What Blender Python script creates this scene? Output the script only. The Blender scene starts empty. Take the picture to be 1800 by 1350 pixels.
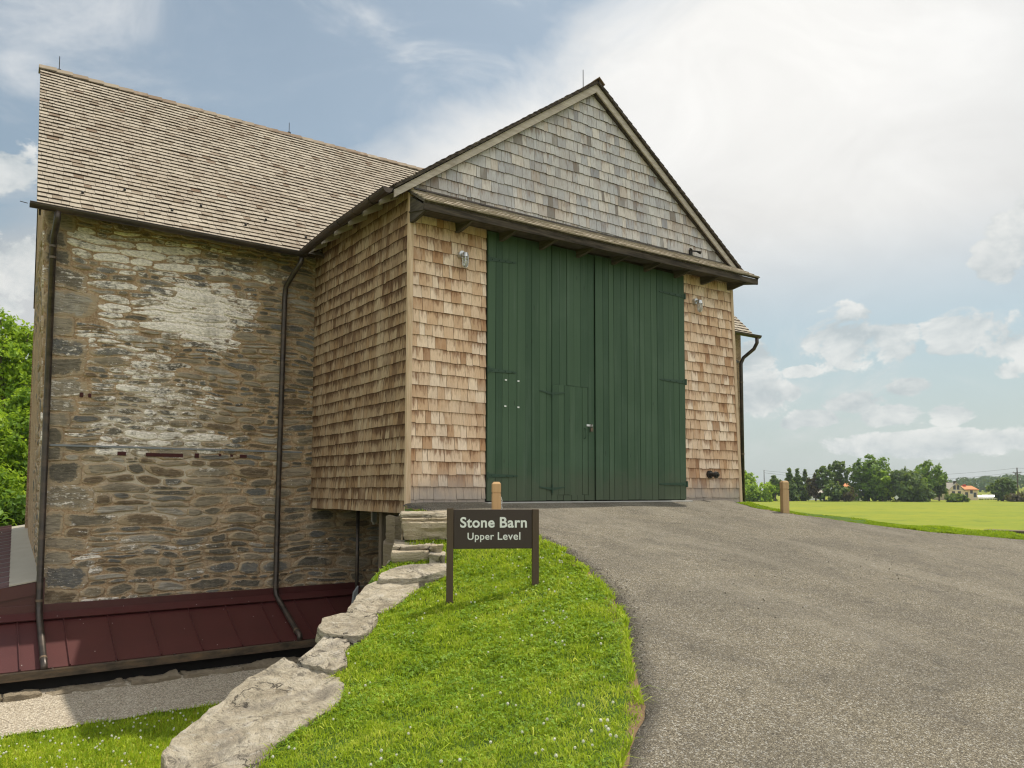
import bpy, math, random
import numpy as np
from mathutils import Vector, Matrix, noise as mnoise

random.seed(7)
rng = np.random.default_rng(7)
C = bpy.context.scene
COL = C.collection
rad = math.radians

# ------------------------------------------------------------------ camera
YAW, PITCH, ROLL, FPX, PY = rad(54.806), rad(3.849), rad(0.156), 1360.6, 769.0
cy, sy = math.cos(YAW), math.sin(YAW)
_r0, _f0, _u0 = Vector((sy, -cy, 0)), Vector((cy, sy, 0)), Vector((0, 0, 1))
FWD = _f0 * math.cos(PITCH) + _u0 * math.sin(PITCH)
_u = -_f0 * math.sin(PITCH) + _u0 * math.cos(PITCH)
RGT = _r0 * math.cos(ROLL) + _u * math.sin(ROLL)
UPV = -_r0 * math.sin(ROLL) + _u * math.cos(ROLL)
cam_d = bpy.data.cameras.new('camera')
cam = bpy.data.objects.new('camera', cam_d)
COL.objects.link(cam)
cam.matrix_world = Matrix(((RGT.x, UPV.x, -FWD.x, 0), (RGT.y, UPV.y, -FWD.y, 0), (RGT.z, UPV.z, -FWD.z, 0), (0, 0, 0, 1)))
cam_d.sensor_width = 36.0
cam_d.lens = FPX / 1800 * 36
cam_d.shift_y = (PY - 675) / 1800
cam_d.clip_start = 0.05
cam_d.clip_end = 6000
C.camera = cam


def ray(x, y):
    return RGT * ((x - 900) / FPX) - UPV * ((y - PY) / FPX) + FWD


def at_x(x, y, X):
    d = ray(x, y); return d * (X / d.x)


def at_y(x, y, Y):
    d = ray(x, y); return d * (Y / d.y)


def at_z(x, y, Z):
    d = ray(x, y); return d * (Z / d.z)


def at_v(x, y, v):
    return ray(x, y) * v


# ------------------------------------------------------------------ sun, sky, exposure
SUN_EL, SUN_AZ = rad(63.5), rad(1.5)          # azimuth measured from +X towards +Y
SUN_STRENGTH = 4.9
SKY_STRENGTH = 0.1
sdir = Vector((math.cos(SUN_EL) * math.cos(SUN_AZ), math.cos(SUN_EL) * math.sin(SUN_AZ), math.sin(SUN_EL)))
sun_d = bpy.data.lights.new('sun', 'SUN')
sun_d.energy = SUN_STRENGTH
sun_d.angle = rad(0.6)
sun_d.color = (1.0, 0.94, 0.83)
sun = bpy.data.objects.new('sun', sun_d)
COL.objects.link(sun)
sun.rotation_euler = (-sdir).to_track_quat('-Z', 'Y').to_euler()

C.view_settings.view_transform = 'Standard'
C.view_settings.look = 'None'
C.view_settings.exposure = 0.0
C.view_settings.gamma = 1.0
C.render.engine = 'CYCLES'
C.cycles.max_bounces = 6
C.cycles.transparent_max_bounces = 8
C.cycles.use_denoising = True
C.cycles.filter_width = 1.2
C.cycles.volume_bounces = 0


# ------------------------------------------------------------------ node helper
class NT:
    def __init__(s, tree):
        s.t = tree; s.L = tree.links

    def n(s, typ, ins=None, **props):
        nd = s.t.nodes.new(typ)
        for k, v in props.items():
            setattr(nd, k, v)
        for k, v in (ins or {}).items():
            s.set(nd.inputs[k], v)
        return nd

    def set(s, sock, v):
        if hasattr(v, 'is_linked') or isinstance(v, bpy.types.NodeSocket):
            s.L.new(v, sock)
        else:
            if isinstance(v, (tuple, list)) and len(v) == 3 and sock.type == 'RGBA':
                v = (*v, 1)
            sock.default_value = v

    def m(s, op, a, b=None, c=None, clamp=False):
        nd = s.t.nodes.new('ShaderNodeMath'); nd.operation = op; nd.use_clamp = clamp
        for i, v in enumerate((a, b, c)):
            if v is not None:
                s.set(nd.inputs[i], v)
        return nd.outputs[0]

    def vm(s, op, a, b=None):
        nd = s.t.nodes.new('ShaderNodeVectorMath'); nd.operation = op
        s.set(nd.inputs[0], a)
        if b is not None:
            if op == 'SCALE':
                s.set(nd.inputs['Scale'], b)
            else:
                s.set(nd.inputs[1], b)
        return nd.outputs[1] if op in ('DOT_PRODUCT', 'LENGTH') else nd.outputs[0]

    def mix(s, f, a, b, mode='MIX'):
        nd = s.t.nodes.new('ShaderNodeMix'); nd.data_type = 'RGBA'; nd.blend_type = mode
        s.set(nd.inputs[0], f)
        s.set(nd.inputs[6], a if not isinstance(a, tuple) else (*a[:3], 1))
        s.set(nd.inputs[7], b if not isinstance(b, tuple) else (*b[:3], 1))
        return nd.outputs[2]

    def ramp(s, f, stops, interp='LINEAR'):
        nd = s.t.nodes.new('ShaderNodeValToRGB')
        cr = nd.color_ramp; cr.interpolation = interp
        while len(cr.elements) < len(stops):
            cr.elements.new(0.5)
        for e, (p, c) in zip(cr.elements, stops):
            e.position = p
            e.color = (*c, 1) if isinstance(c, tuple) else (c, c, c, 1)
        s.set(nd.inputs[0], f)
        return nd.outputs[0]

    def noise(s, vec, scale, detail=4, rough=0.55, dist=0.0, out=0):
        nd = s.t.nodes.new('ShaderNodeTexNoise')
        s.set(nd.inputs['Vector'], vec)
        nd.inputs['Scale'].default_value = scale; nd.inputs['Detail'].default_value = detail
        nd.inputs['Roughness'].default_value = rough; nd.inputs['Distortion'].default_value = dist
        return nd.outputs[out]

    def vor(s, vec, scale, feature='F1', out=0, rnd=1.0):
        nd = s.t.nodes.new('ShaderNodeTexVoronoi'); nd.feature = feature
        s.set(nd.inputs['Vector'], vec)
        nd.inputs['Scale'].default_value = scale
        nd.inputs['Randomness'].default_value = rnd
        return nd.outputs[out]

    def sstep(s, v, a, b, lo=0.0, hi=1.0):
        nd = s.t.nodes.new('ShaderNodeMapRange'); nd.interpolation_type = 'SMOOTHSTEP'
        s.set(nd.inputs[0], v)
        nd.inputs[1].default_value = a; nd.inputs[2].default_value = b
        nd.inputs[3].default_value = lo; nd.inputs[4].default_value = hi
        return nd.outputs[0]

    def attr(s, name):
        nd = s.t.nodes.new('ShaderNodeAttribute'); nd.attribute_name = name
        return nd.outputs['Fac']

    def obj(s):
        return s.t.nodes.new('ShaderNodeTexCoord').outputs['Object']

    def uv(s):
        return s.t.nodes.new('ShaderNodeTexCoord').outputs['UV']

    def mapv(s, vec, scale, loc=(0, 0, 0)):
        nd = s.t.nodes.new('ShaderNodeMapping')
        s.set(nd.inputs[0], vec); nd.inputs['Scale'].default_value = scale; nd.inputs['Location'].default_value = loc
        return nd.outputs[0]


# ------------------------------------------------------------------ world
world = bpy.data.worlds.new('World')
C.world = world
world.use_nodes = True
world.node_tree.nodes.clear()
w = NT(world.node_tree)
skyn = w.n('ShaderNodeTexSky', sky_type='NISHITA', sun_disc=False, sun_elevation=SUN_EL, sun_rotation=rad(90) - SUN_AZ,
           air_density=1.0, dust_density=1.4, ozone_density=1.2)
dvec = w.n('ShaderNodeTexCoord').outputs['Generated']
dn = w.vm('NORMALIZE', dvec)
d_r = w.vm('DOT_PRODUCT', dn, (sy, -cy, 0)); d_f = w.vm('DOT_PRODUCT', dn, (cy, sy, 0)); d_z = w.vm('DOT_PRODUCT', dn, (0, 0, 1))
az = w.m('ARCTAN2', d_r, d_f)
el = w.m('ARCSINE', d_z)


def azel(x, y):
    d = ray(x, y).normalized()
    return math.atan2(d.dot(_r0), d.dot(_f0)), math.asin(d.z)


CW = 1 / SKY_STRENGTH
n_big = w.noise(w.mapv(dn, (3.0, 3.0, 4.5)), 1.0, 6, 0.58, 0.4)
n_wisp = w.noise(w.mapv(dn, (2.2, 4.5, 6.0), (1.3, 0.2, 0.5)), 1.3, 7, 0.62, 0.9)
n_fine = w.noise(w.mapv(dn, (12.0, 12.0, 19.0)), 1.0, 8, 0.6, 0.3)
n_fine_up = w.noise(w.vm('ADD', w.mapv(dn, (12.0, 12.0, 19.0)), (0.12, 0.05, 0.50)), 1.0, 6, 0.6, 0.3)
# thin high veil of cloud, thickest towards the sun
a1, e1 = azel(560, 235); a2, e2 = azel(1080, -40)
slope = (a2 - a1) / (e2 - e1)
line = w.m('SUBTRACT', az, w.m('ADD', w.m('MULTIPLY', w.m('SUBTRACT', el, e1), slope), a1))
line = w.m('ADD', line, w.m('MULTIPLY', w.m('SUBTRACT', n_big, 0.5), 0.55))
veil = w.sstep(line, -0.07, 0.17)
ga, ge = azel(1360, 90)
low = w.sstep(el, 0.12, 0.34, 0.06, 1.0)
left_side = w.sstep(az, -0.05, 0.30, 1.0, 0.0)
low = w.m('MAXIMUM', low, w.m('MULTIPLY', left_side, 0.97))
veil = w.m('MULTIPLY', w.m('MULTIPLY', veil, low), 0.97)
wisp = w.m('MULTIPLY', w.sstep(n_wisp, 0.46, 0.80), 0.55)
veil = w.m('MAXIMUM', veil, w.m('ADD', wisp, 0.24))
# away from the picture the veil is a patchy layer, brightened as fill
back = w.m('MULTIPLY', w.sstep(d_f, 0.25, -0.3), w.sstep(n_big, 0.36, 0.56))
veil = w.m('MAXIMUM', veil, w.m('MULTIPLY', back, 0.95))
glow_d = w.m('SQRT', w.m('ADD', w.m('POWER', w.m('SUBTRACT', az, ga), 2.0), w.m('POWER', w.m('SUBTRACT', el, ge), 2.0)))
glow = w.sstep(glow_d, 0.75, 0.0)
veil_v = w.m('ADD', w.m('MULTIPLY', glow, 0.20), w.m('ADD', 0.65, w.m('MULTIPLY', n_wisp, 0.26)))
back_fill = w.m('MULTIPLY', w.sstep(d_f, 0.25, -0.4), 0.80)  # extra sky brightness behind the camera, added as fill for the front walls
lowgrey = w.m('MULTIPLY', w.sstep(el, 0.46, 0.20), w.m('MULTIPLY', w.sstep(d_f, 0.0, 0.4), 0.15))
veil_v = w.m('SUBTRACT', veil_v, lowgrey)
veil_v = w.m('SUBTRACT', veil_v, w.m('MULTIPLY', w.sstep(n_big, 0.44, 0.66), 0.07))
veil_v = w.m('ADD', veil_v, back_fill)
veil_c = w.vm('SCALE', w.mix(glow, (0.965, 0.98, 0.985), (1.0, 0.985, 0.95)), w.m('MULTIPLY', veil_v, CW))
base = w.vm('MULTIPLY', skyn.outputs[0], (1.10, 1.22, 1.08))
hz = w.sstep(el, 0.32, -0.02)
base = w.mix(w.m('MULTIPLY', hz, 0.75), base, (0.47 * CW, 0.545 * CW, 0.56 * CW))
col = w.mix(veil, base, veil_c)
# cumulus heaps low in the sky
BL = [(1475, 598, 95, 62), (1565, 600, 55, 42), (1690, 585, 80, 48), (1770, 600, 85, 52), (1810, 400, 80, 75), (1760, 455, 60, 45),
      (1600, 682, 46, 20), (1500, 712, 60, 27), (1560, 730, 70, 22), (1440, 735, 60, 18), (1678, 722, 52, 26), (1410, 652, 38, 14), (1330, 690, 55, 50),
      (1335, 628, 42, 26), (1600, 782, 200, 24), (1720, 775, 140, 26), (1390, 744, 22, 12), (1390, 690, 22, 16), (1780, 650, 50, 24), 
      (30, 470, 110, 70), (-60, 560, 120, 80), (-10, 300, 110, 60)]
dens = None
for (bx, by, brx, bry) in BL:
    ba, be = azel(bx, by); r1 = abs(azel(bx + brx, by)[0] - ba); r2 = abs(azel(bx, by - bry)[1] - be)
    q = w.m('ADD', w.m('POWER', w.m('DIVIDE', w.m('SUBTRACT', az, ba), r1), 2.0), w.m('POWER', w.m('DIVIDE', w.m('SUBTRACT', el, be), r2), 2.0))
    q = w.m('SUBTRACT', 1.0, q)
    dens = q if dens is None else w.m('MAXIMUM', dens, q)
dens = w.m('MAXIMUM', dens, -1.4)
edge_n = w.m('MULTIPLY', w.m('SUBTRACT', n_fine, 0.5), 5.6)
cum = w.sstep(w.m('ADD', dens, edge_n), 0.02, 0.48)
lit = w.m('ADD', 0.5, w.m('MULTIPLY', w.m('SUBTRACT', n_fine, n_fine_up), 3.6), clamp=True)
lit = w.m('MULTIPLY', lit, w.sstep(w.m('ADD', dens, edge_n), 2.4, 0.4, 0.55, 1.0))
cum_c = w.mix(lit, (0.52 * CW, 0.57 * CW, 0.585 * CW), (0.87 * CW, 0.87 * CW, 0.84 * CW))
col = w.mix(w.m('MULTIPLY', cum, 0.82), col, cum_c)
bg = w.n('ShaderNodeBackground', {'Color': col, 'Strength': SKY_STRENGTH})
wo = w.n('ShaderNodeOutputWorld', {'Surface': bg.outputs[0]})


# ------------------------------------------------------------------ materials
def mat(name, fn, rough=0.85, metallic=0.0, spec=0.3, bump=None, **kw):
    """fn(nt) -> colour socket or tuple; or (colour, height, bump strength, bump distance[, roughness])"""
    m = bpy.data.materials.new(name); m.use_nodes = True
    m.node_tree.nodes.clear()
    t = NT(m.node_tree)
    b = t.n('ShaderNodeBsdfPrincipled')
    b.inputs['Roughness'].default_value = rough; b.inputs['Metallic'].default_value = metallic
    b.inputs['Specular IOR Level'].default_value = spec
    r = fn(t)
    if isinstance(r, list):
        c, h, bs, bd = r[:4]
        bp = t.n('ShaderNodeBump', {'Strength': bs, 'Distance': bd, 'Height': h})
        t.L.new(bp.outputs[0], b.inputs['Normal'])
        if len(r) > 4:
            t.set(b.inputs['Roughness'], r[4])
    else:
        c = r
    t.set(b.inputs['Base Color'], c)
    for k, v in kw.items():
        b.inputs[k].default_value = v
    o = t.n('ShaderNodeOutputMaterial', {'Surface': b.outputs[0]})
    return m


def wood_shingle(name, stops, stain, stain_col, top_dark=0.5, grain=0.35, bump=0.5, pale=(.72, .60, .47), splash=False):
    def f(t):
        tint = t.attr('tint'); uv = t.uv(); ob = t.obj()
        sep = t.n('ShaderNodeSeparateXYZ', {0: uv}); v = sep.outputs[1]
        off = t.n('ShaderNodeCombineXYZ', {0: t.m('MULTIPLY', tint, 57.0), 1: t.m('MULTIPLY', tint, 91.0), 2: 0.0}).outputs[0]
        uvo = t.vm('ADD', uv, off)
        g = t.noise(t.mapv(uvo, (110, 1.2, 1)), 1.0, 4, 0.65)
        g2 = t.noise(t.mapv(uvo, (24, 0.8, 1)), 1.0, 5, 0.65)
        c = t.ramp(tint, stops)
        big = t.noise(ob, 0.8, 5, 0.62, 0.4)
        mid = t.noise(t.mapv(ob, (2.6, 2.6, 1.1)), 1.0, 4, 0.6)
        c = t.mix(t.m('MULTIPLY', t.sstep(mid, 0.50, 0.70), 0.35), c, pale)
        c = t.mix(t.m('MULTIPLY', t.sstep(g, 0.44, 0.62), grain), c, t.mix(0.6, c, stain_col))
        c = t.mix(t.m('MULTIPLY', t.sstep(big, 0.46, 0.66), 0.34), c, t.mix(0.62, c, stain_col))
        # brown tannin streaks running down from under the course above
        st = t.m('ADD', t.m('MULTIPLY', v, top_dark), t.m('MULTIPLY', t.m('SUBTRACT', g2, 0.5), 1.9))
        st2 = t.m('ADD', st, t.m('MULTIPLY', t.m('SUBTRACT', mid, 0.5), -1.1))
        s = t.m('MULTIPLY', t.sstep(st2, 0.26, 0.78), stain)
        c = t.mix(s, c, stain_col)
        if splash:
            zz = t.n('ShaderNodeSeparateXYZ', {0: t.n('ShaderNodeNewGeometry').outputs['Position']}).outputs[2]
            lowg = t.sstep(t.m('ADD', zz, t.m('MULTIPLY', t.m('SUBTRACT', mid, .5), .8)), .32, -.18)
            c = t.mix(t.m('MULTIPLY', lowg, .8), c, t.mix(g2, (.20, .175, .155), (.40, .365, .33)))
        h = t.m('ADD', t.m('MULTIPLY', g, 0.6), t.m('MULTIPLY', g2, 0.5))
        return [c, h, bump, 0.006]
    return mat(name, f, 0.9, spec=0.2)


M = {}
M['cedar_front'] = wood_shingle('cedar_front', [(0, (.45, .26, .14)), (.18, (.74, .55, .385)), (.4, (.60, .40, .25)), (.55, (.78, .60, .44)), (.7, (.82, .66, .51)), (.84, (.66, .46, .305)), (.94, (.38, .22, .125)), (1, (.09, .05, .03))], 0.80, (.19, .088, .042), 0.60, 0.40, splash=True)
M['cedar_side'] = wood_shingle('cedar_side', [(0, (.22, .135, .07)), (.25, (.40, .29, .18)), (.45, (.30, .19, .10)), (.65, (.42, .32, .205)), (.84, (.34, .24, .145)), (.94, (.17, .10, .055)), (1, (.045, .028, .018))], 0.92, (.075, .036, .018), 0.72, 0.6, pale=(.46, .37, .26))  # same cedar, more stained; base colours also darkened for the shaded side
M['cedar_grey'] = wood_shingle('cedar_grey', [(0, (.29, .29, .31)), (.2, (.54, .52, .505)), (.4, (.40, .40, .415)), (.6, (.60, .555, .51)), (.72, (.48, .415, .36)), (.86, (.38, .375, .39)), (.95, (.21, .19, .17)), (1, (.06, .05, .042))], 0.72, (.20, .128, .088), 0.46, 0.55, pale=(.56, .54, .51))
M['roof_shingle'] = wood_shingle('roof_shingle', [(0, (.185, .145, .102)), (.2, (.305, .26, .20)), (.6, (.35, .305, .24)), (.85, (.27, .228, .172)), (.95, (.16, .11, .072)), (1, (.042, .031, .023))], 0.55, (.15, .098, .062), 0.34, 0.45, pale=(.50, .43, .34))


def grey_wood(name, c1, c2, axis=(2, 2, 30)):
    def f(t):
        ob = t.obj()
        g = t.noise(t.mapv(ob, axis), 1.0, 6, 0.65, 0.3)
        k = t.noise(ob, 2.0, 4)
        c = t.mix(t.sstep(g, 0.3, 0.7), c1, c2)
        c = t.mix(t.m('MULTIPLY', t.sstep(k, 0.5, 0.75), 0.5), c, tuple(x * .55 for x in c1))
        return [c, g, 0.5, 0.01]
    return mat(name, f, 0.9, spec=0.2)


M['barge'] = grey_wood('barge', (.33, .28, .23), (.46, .41, .35), (3, 25, 25))
M['corner'] = grey_wood('corner', (.46, .32, .20), (.60, .46, .32), (40, 40, 2))
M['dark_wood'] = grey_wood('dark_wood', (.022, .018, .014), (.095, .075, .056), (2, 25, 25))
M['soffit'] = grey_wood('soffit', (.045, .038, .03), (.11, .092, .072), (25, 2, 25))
M['post_wood'] = grey_wood('post_wood', (.11, .085, .06), (.17, .135, .10), (40, 40, 2))


def f_green(t):
    ob = t.obj(); tint = t.attr('tint')
    g = t.noise(t.mapv(ob, (55, 55, 1.3)), 1.0, 5, 0.6)
    k = t.noise(ob, 1.1, 5, 0.6)
    c = t.mix(tint, (.029, .062, .031), (.049, .090, .047))
    c = t.mix(t.m('MULTIPLY', t.sstep(g, .45, .8), .35), c, (.032, .064, .036))
    c = t.mix(t.m('MULTIPLY', t.sstep(k, .45, .75), .30), c, (.075, .12, .075))
    rn_ = t.noise(t.mapv(ob, (9, 9, .5)), 1.0, 5, .6)
    c = t.mix(t.m('MULTIPLY', t.sstep(rn_, .52, .72), .45), c, (.085, .125, .085))
    zz = t.n('ShaderNodeSeparateXYZ', {0: t.n('ShaderNodeNewGeometry').outputs['Position']}).outputs[2]
    dirt = t.sstep(t.m('ADD', zz, t.m('MULTIPLY', t.noise(ob, 4, 6, .7), -.9)), .05, -.55)
    c = t.mix(t.m('MULTIPLY', dirt, .55), c, (.075, .08, .05))
    kn = t.vor(t.mapv(ob, (7, 7, 1.4)), 1.0)
    c = t.mix(t.m('MULTIPLY', t.sstep(kn, .075, .05), .7), c, (.015, .025, .014))
    ch = t.noise(t.mapv(ob, (30, 30, 3)), 1.0, 6, .7)
    c = t.mix(t.m('MULTIPLY', t.sstep(ch, .70, .78), .5), c, (.05, .07, .045))
    return [c, g, 0.4, 0.008]


M['green'] = mat('green_paint', f_green, 0.62, spec=0.3)
M['green_iron'] = mat('green_iron', lambda t: [t.mix(t.noise(t.obj(), 9), (.020, .045, .026), (.035, .07, .042)), t.noise(t.obj(), 60), .3, .003], 0.55)
M['iron'] = mat('iron', lambda t: [t.mix(t.noise(t.obj(), 14), (.012, .011, .010), (.035, .030, .026)), t.noise(t.obj(), 70), .3, .002], 0.55)
M['steel'] = mat('steel', lambda t: t.mix(t.noise(t.obj(), 30), (.45, .45, .44), (.6, .6, .58)), 0.35, 0.8)
M['white'] = mat('white_paint', lambda t: t.mix(t.noise(t.obj(), 5), (.70, .70, .68), (.80, .80, .78)), 0.6)
M['glass'] = mat('lamp_glass', lambda t: t.mix(t.noise(t.obj(), 20), (.72, .74, .74), (.85, .86, .86)), 0.08, 0.0, 0.6, **{'Transmission Weight': 0.75, 'IOR': 1.45})


def f_gutter(t):
    ob = t.obj()
    k = t.noise(t.mapv(ob, (1.2, 1.2, 5)), 1.5, 6, .65)
    c = t.ramp(k, [(.3, (.028, .023, .020)), (.5, (.055, .043, .034)), (.7, (.10, .07, .05))])
    return [c, t.noise(ob, 20), .15, .003, t.sstep(k, .3, .8, .32, .6)]


M['copper'] = mat('old_copper', f_gutter, 0.45, 0.5, 0.5)


def f_lowgut(t):
    ob = t.obj()
    k = t.noise(t.mapv(ob, (3, 3, 9)), 1.2, 6, .65)
    c = t.ramp(k, [(.28, (.045, .038, .030)), (.5, (.115, .085, .058)), (.72, (.20, .13, .075))])
    return [c, t.noise(ob, 20), .15, .003]


M['copper_worn'] = mat('worn_copper', f_lowgut, 0.55, 0.25, 0.4)


def f_red(t):
    ob = t.obj()
    k = t.noise(ob, 2.5, 6, .6); sp = t.noise(ob, 90, 2, .5)
    c = t.mix(k, (.046, .0125, .0115), (.082, .021, .019))
    c = t.mix(t.m('MULTIPLY', t.sstep(sp, .62, .75), .25), c, (.22, .10, .09))
    dr = t.vor(ob, 5.5)
    c = t.mix(t.m('MULTIPLY', t.sstep(dr, .055, .035), .75), c, (.62, .60, .55))
    return [c, k, .08, .01]


M['red_metal'] = mat('red_metal', f_red, 0.38, 0.0, 0.5)
M['tan_metal'] = mat('tan_metal', lambda t: t.mix(t.noise(t.obj(), 3, 5), (.29, .26, .20), (.39, .35, .28)), 0.6)


def f_stone(t):
    ob = t.obj(); tint = t.attr('tint'); wash = t.attr('wash')
    str_ = t.noise(t.mapv(ob, (4, 4, 26)), 1.0, 7, .68, .6)
    fine = t.noise(t.mapv(ob, (16, 16, 40)), 1.0, 6, .7)
    med = t.noise(ob, 5.0, 5, .6)
    c = t.ramp(tint, [(0, (.105, .096, .078)), (.14, (.215, .185, .135)), (.28, (.155, .152, .140)), (.40, (.26, .222, .165)), (.52, (.135, .120, .092)),
                      (.64, (.115, .116, .112)), (.72, (.250, .220, .168)), (.84, (.145, .108, .070)), (.92, (.31, .29, .25))], 'CONSTANT')
    c = t.mix(t.m('MULTIPLY', t.sstep(str_, .42, .62), .80), c, t.mix(.62, c, (.030, .025, .018)))
    c = t.mix(t.m('MULTIPLY', t.sstep(fine, .50, .72), .55), c, (.30, .265, .20))
    rim = t.attr('rim')
    sm_ = t.sstep(t.m('ADD', t.m('MULTIPLY', rim, .55), t.m('ADD', t.m('MULTIPLY', med, .6), t.m('MULTIPLY', t.noise(ob, 17, 5, .7), .5))), .80, .95)
    c = t.mix(t.m('MULTIPLY', t.sstep(med, .5, .72), .65), c, (.23, .19, .13))
    c = t.mix(t.m('MULTIPLY', sm_, .85), c, t.mix(fine, (.24, .175, .105), (.40, .33, .23)))
    lich = t.sstep(t.m('ADD', t.noise(t.mapv(ob, (22, 22, 45), (5, 2, 1)), 1.0, 7, .75), t.m('MULTIPLY', med, .35)), .80, .86)
    c = t.mix(t.m('MULTIPLY', lich, .85), c, (.55, .55, .52))
    # remnants of old whitewash, each in patches of its own
    wn = t.m('ADD', t.m('MULTIPLY', str_, .75), t.m('MULTIPLY', t.noise(t.mapv(ob, (9, 9, 15), (3, 1, 7)), 1.0, 8, .72, .4), .95))
    wv = t.m('ADD', wn, t.m('MULTIPLY', t.m('SUBTRACT', wash, .5), .95))
    wf = t.sstep(wv, .90, 1.06)
    wf = t.m('MULTIPLY', wf, t.sstep(t.noise(t.mapv(ob, (26, 26, 48), (1, 4, 2)), 1.0, 7, .72), .70, .56, .15, 1.0))
    c = t.mix(t.m('MULTIPLY', wf, .92), c, t.mix(t.sstep(fine, .35, .65), (.52, .49, .44), (.86, .82, .76)))
    h = t.m('ADD', t.m('MULTIPLY', str_, .8), t.m('ADD', t.m('MULTIPLY', fine, .35), t.m('MULTIPLY', wf, .15)))
    dstn = t.noise(t.mapv(ob, (1.6, 1.6, .8), (4, 4, 4)), 1.0, 6, .65, .5)
    c = t.mix(t.m('MULTIPLY', t.sstep(dstn, .52, .64), .38), c, t.mix(.7, c, (.04, .034, .026)))
    c = t.mix(1.0, c, (1.20, 1.15, 1.12), 'MULTIPLY')
    return [c, h, 1.0, .03]


M['stone'] = mat('rubble_stone', f_stone, 0.92, spec=0.2)


def f_mortar(t):
    ob = t.obj(); wash = t.attr('wash'); tint = t.attr('tint')
    a = t.noise(ob, 3.5, 7, .68); b = t.noise(ob, 28, 6, .7); k = t.noise(t.mapv(ob, (1, 1, 2.5)), 1.6, 5, .6)
    c = t.ramp(a, [(.3, (.165, .110, .062)), (.5, (.285, .200, .118)), (.7, (.40, .305, .20))])
    c = t.mix(t.m('MULTIPLY', t.sstep(b, .45, .7), .55), c, (.50, .42, .30))
    c = t.mix(t.m('MULTIPLY', t.sstep(b, .45, .28), .6), c, (.12, .085, .05))
    c = t.mix(t.sstep(t.m('ADD', k, t.m('MULTIPLY', t.m('SUBTRACT', tint, .5), .9)), .48, .68), c, (.42, .37, .29))
    wn = t.m('ADD', t.m('MULTIPLY', t.noise(t.mapv(ob, (7, 7, 20)), 1.0, 7, .68, .6), .8), t.m('MULTIPLY', t.noise(t.mapv(ob, (9, 9, 14), (3, 1, 7)), 1.0, 8, .7), .9))
    wf = t.sstep(t.m('ADD', wn, t.m('MULTIPLY', t.m('SUBTRACT', wash, .5), 1.0)), .98, 1.12)
    wf = t.m('MULTIPLY', wf, t.sstep(t.noise(t.mapv(ob, (26, 26, 48), (1, 4, 2)), 1.0, 7, .72), .70, .56, .18, 1.0))
    c = t.mix(t.m('MULTIPLY', wf, .93), c, t.mix(t.sstep(b, .35, .65), (.54, .51, .455), (.86, .82, .755)))
    dstn = t.noise(t.mapv(ob, (1.6, 1.6, .8), (4, 4, 4)), 1.0, 6, .65, .5)
    c = t.mix(t.m('MULTIPLY', t.sstep(dstn, .52, .64), .38), c, t.mix(.7, c, (.06, .048, .034)))
    c = t.mix(1.0, c, (1.20, 1.15, 1.14), 'MULTIPLY')
    pk = t.noise(t.mapv(ob, (10, 10, 20)), 1.0, 6, .72)
    c = t.mix(t.m('MULTIPLY', t.sstep(pk, .55, .66), .65), c, (.135, .115, .085))
    return [c, t.m('ADD', t.m('MULTIPLY', b, .6), t.m('ADD', t.m('MULTIPLY', a, .6), t.m('MULTIPLY', pk, -.8))), 1.0, .025]


M['mortar'] = mat('lime_mortar', f_mortar, 0.95, spec=0.15)


def f_rock(t):
    ob = t.obj(); tint = t.attr('tint')
    a = t.noise(t.mapv(ob, (1.3, 1.3, 6)), 2.2, 8, .68, .8); b = t.noise(ob, 22, 7, .72); k = t.noise(ob, 1.6, 5, .6, .5)
    c = t.ramp(a, [(.30, (.20, .165, .115)), (.42, (.36, .305, .22)), (.55, (.47, .405, .30)), (.72, (.56, .50, .40))])
    c = t.mix(t.m('MULTIPLY', t.sstep(k, .52, .64), .55), c, (.20, .175, .145))
    mf = t.noise(t.mapv(ob, (1, 1, 2)), 9, 7, .7, .4)
    c = t.mix(t.m('MULTIPLY', t.sstep(mf, .52, .66), .6), c, t.mix(.65, c, (.10, .09, .07)))
    c = t.mix(t.m('MULTIPLY', t.sstep(mf, .44, .34), .5), c, (.56, .52, .45))
    c = t.mix(t.m('MULTIPLY', t.sstep(t.noise(ob, 2.6, 5, .6, .3), .60, .72), t.m('MULTIPLY', tint, .7)), c, (.46, .36, .23))
    c = t.mix(t.m('MULTIPLY', t.sstep(b, .58, .74), .55), c, (.54, .53, .49))
    c = t.mix(t.m('MULTIPLY', t.sstep(b, .40, .26), .6), c, (.12, .11, .09))
    dk = t.noise(t.mapv(ob, (2.6, .7, 3)), 2.2, 8, .74, 1.8)
    cv = t.vor(t.vm('ADD', t.mapv(ob, (1.5, .5, 1.2)), t.vm('SCALE', t.noise(ob, 2.2, 6, .65, out=1), .9)), .75, 'DISTANCE_TO_EDGE')
    crk = t.m('MULTIPLY', t.sstep(cv, .012, .003), t.sstep(t.noise(ob, 2.0, 3), .42, .55))
    c = t.mix(t.m('MULTIPLY', crk, .85), c, (.05, .042, .034))
    c = t.mix(t.m('MULTIPLY', t.sstep(dk, .54, .63), .80), c, (.10, .085, .066))
    h = t.m('ADD', t.m('MULTIPLY', a, 1.1), t.m('ADD', t.m('ADD', t.m('MULTIPLY', b, .4), t.m('MULTIPLY', mf, -.8)), t.m('ADD', t.m('MULTIPLY', dk, -.7), t.m('MULTIPLY', crk, -.6))))
    return [c, h, 1.0, .06]


M['rock'] = mat('cap_rock', f_rock, 0.92, spec=0.2)


def f_rock_tan(t):
    r_ = f_rock(t)
    r_[0] = t.mix(.62, r_[0], t.mix(t.noise(t.obj(), 5, 6, .65), (.40, .31, .19), (.60, .50, .35)))  # tan stone, lightened to stand in for sun on the stack's faces
    return r_


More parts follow.
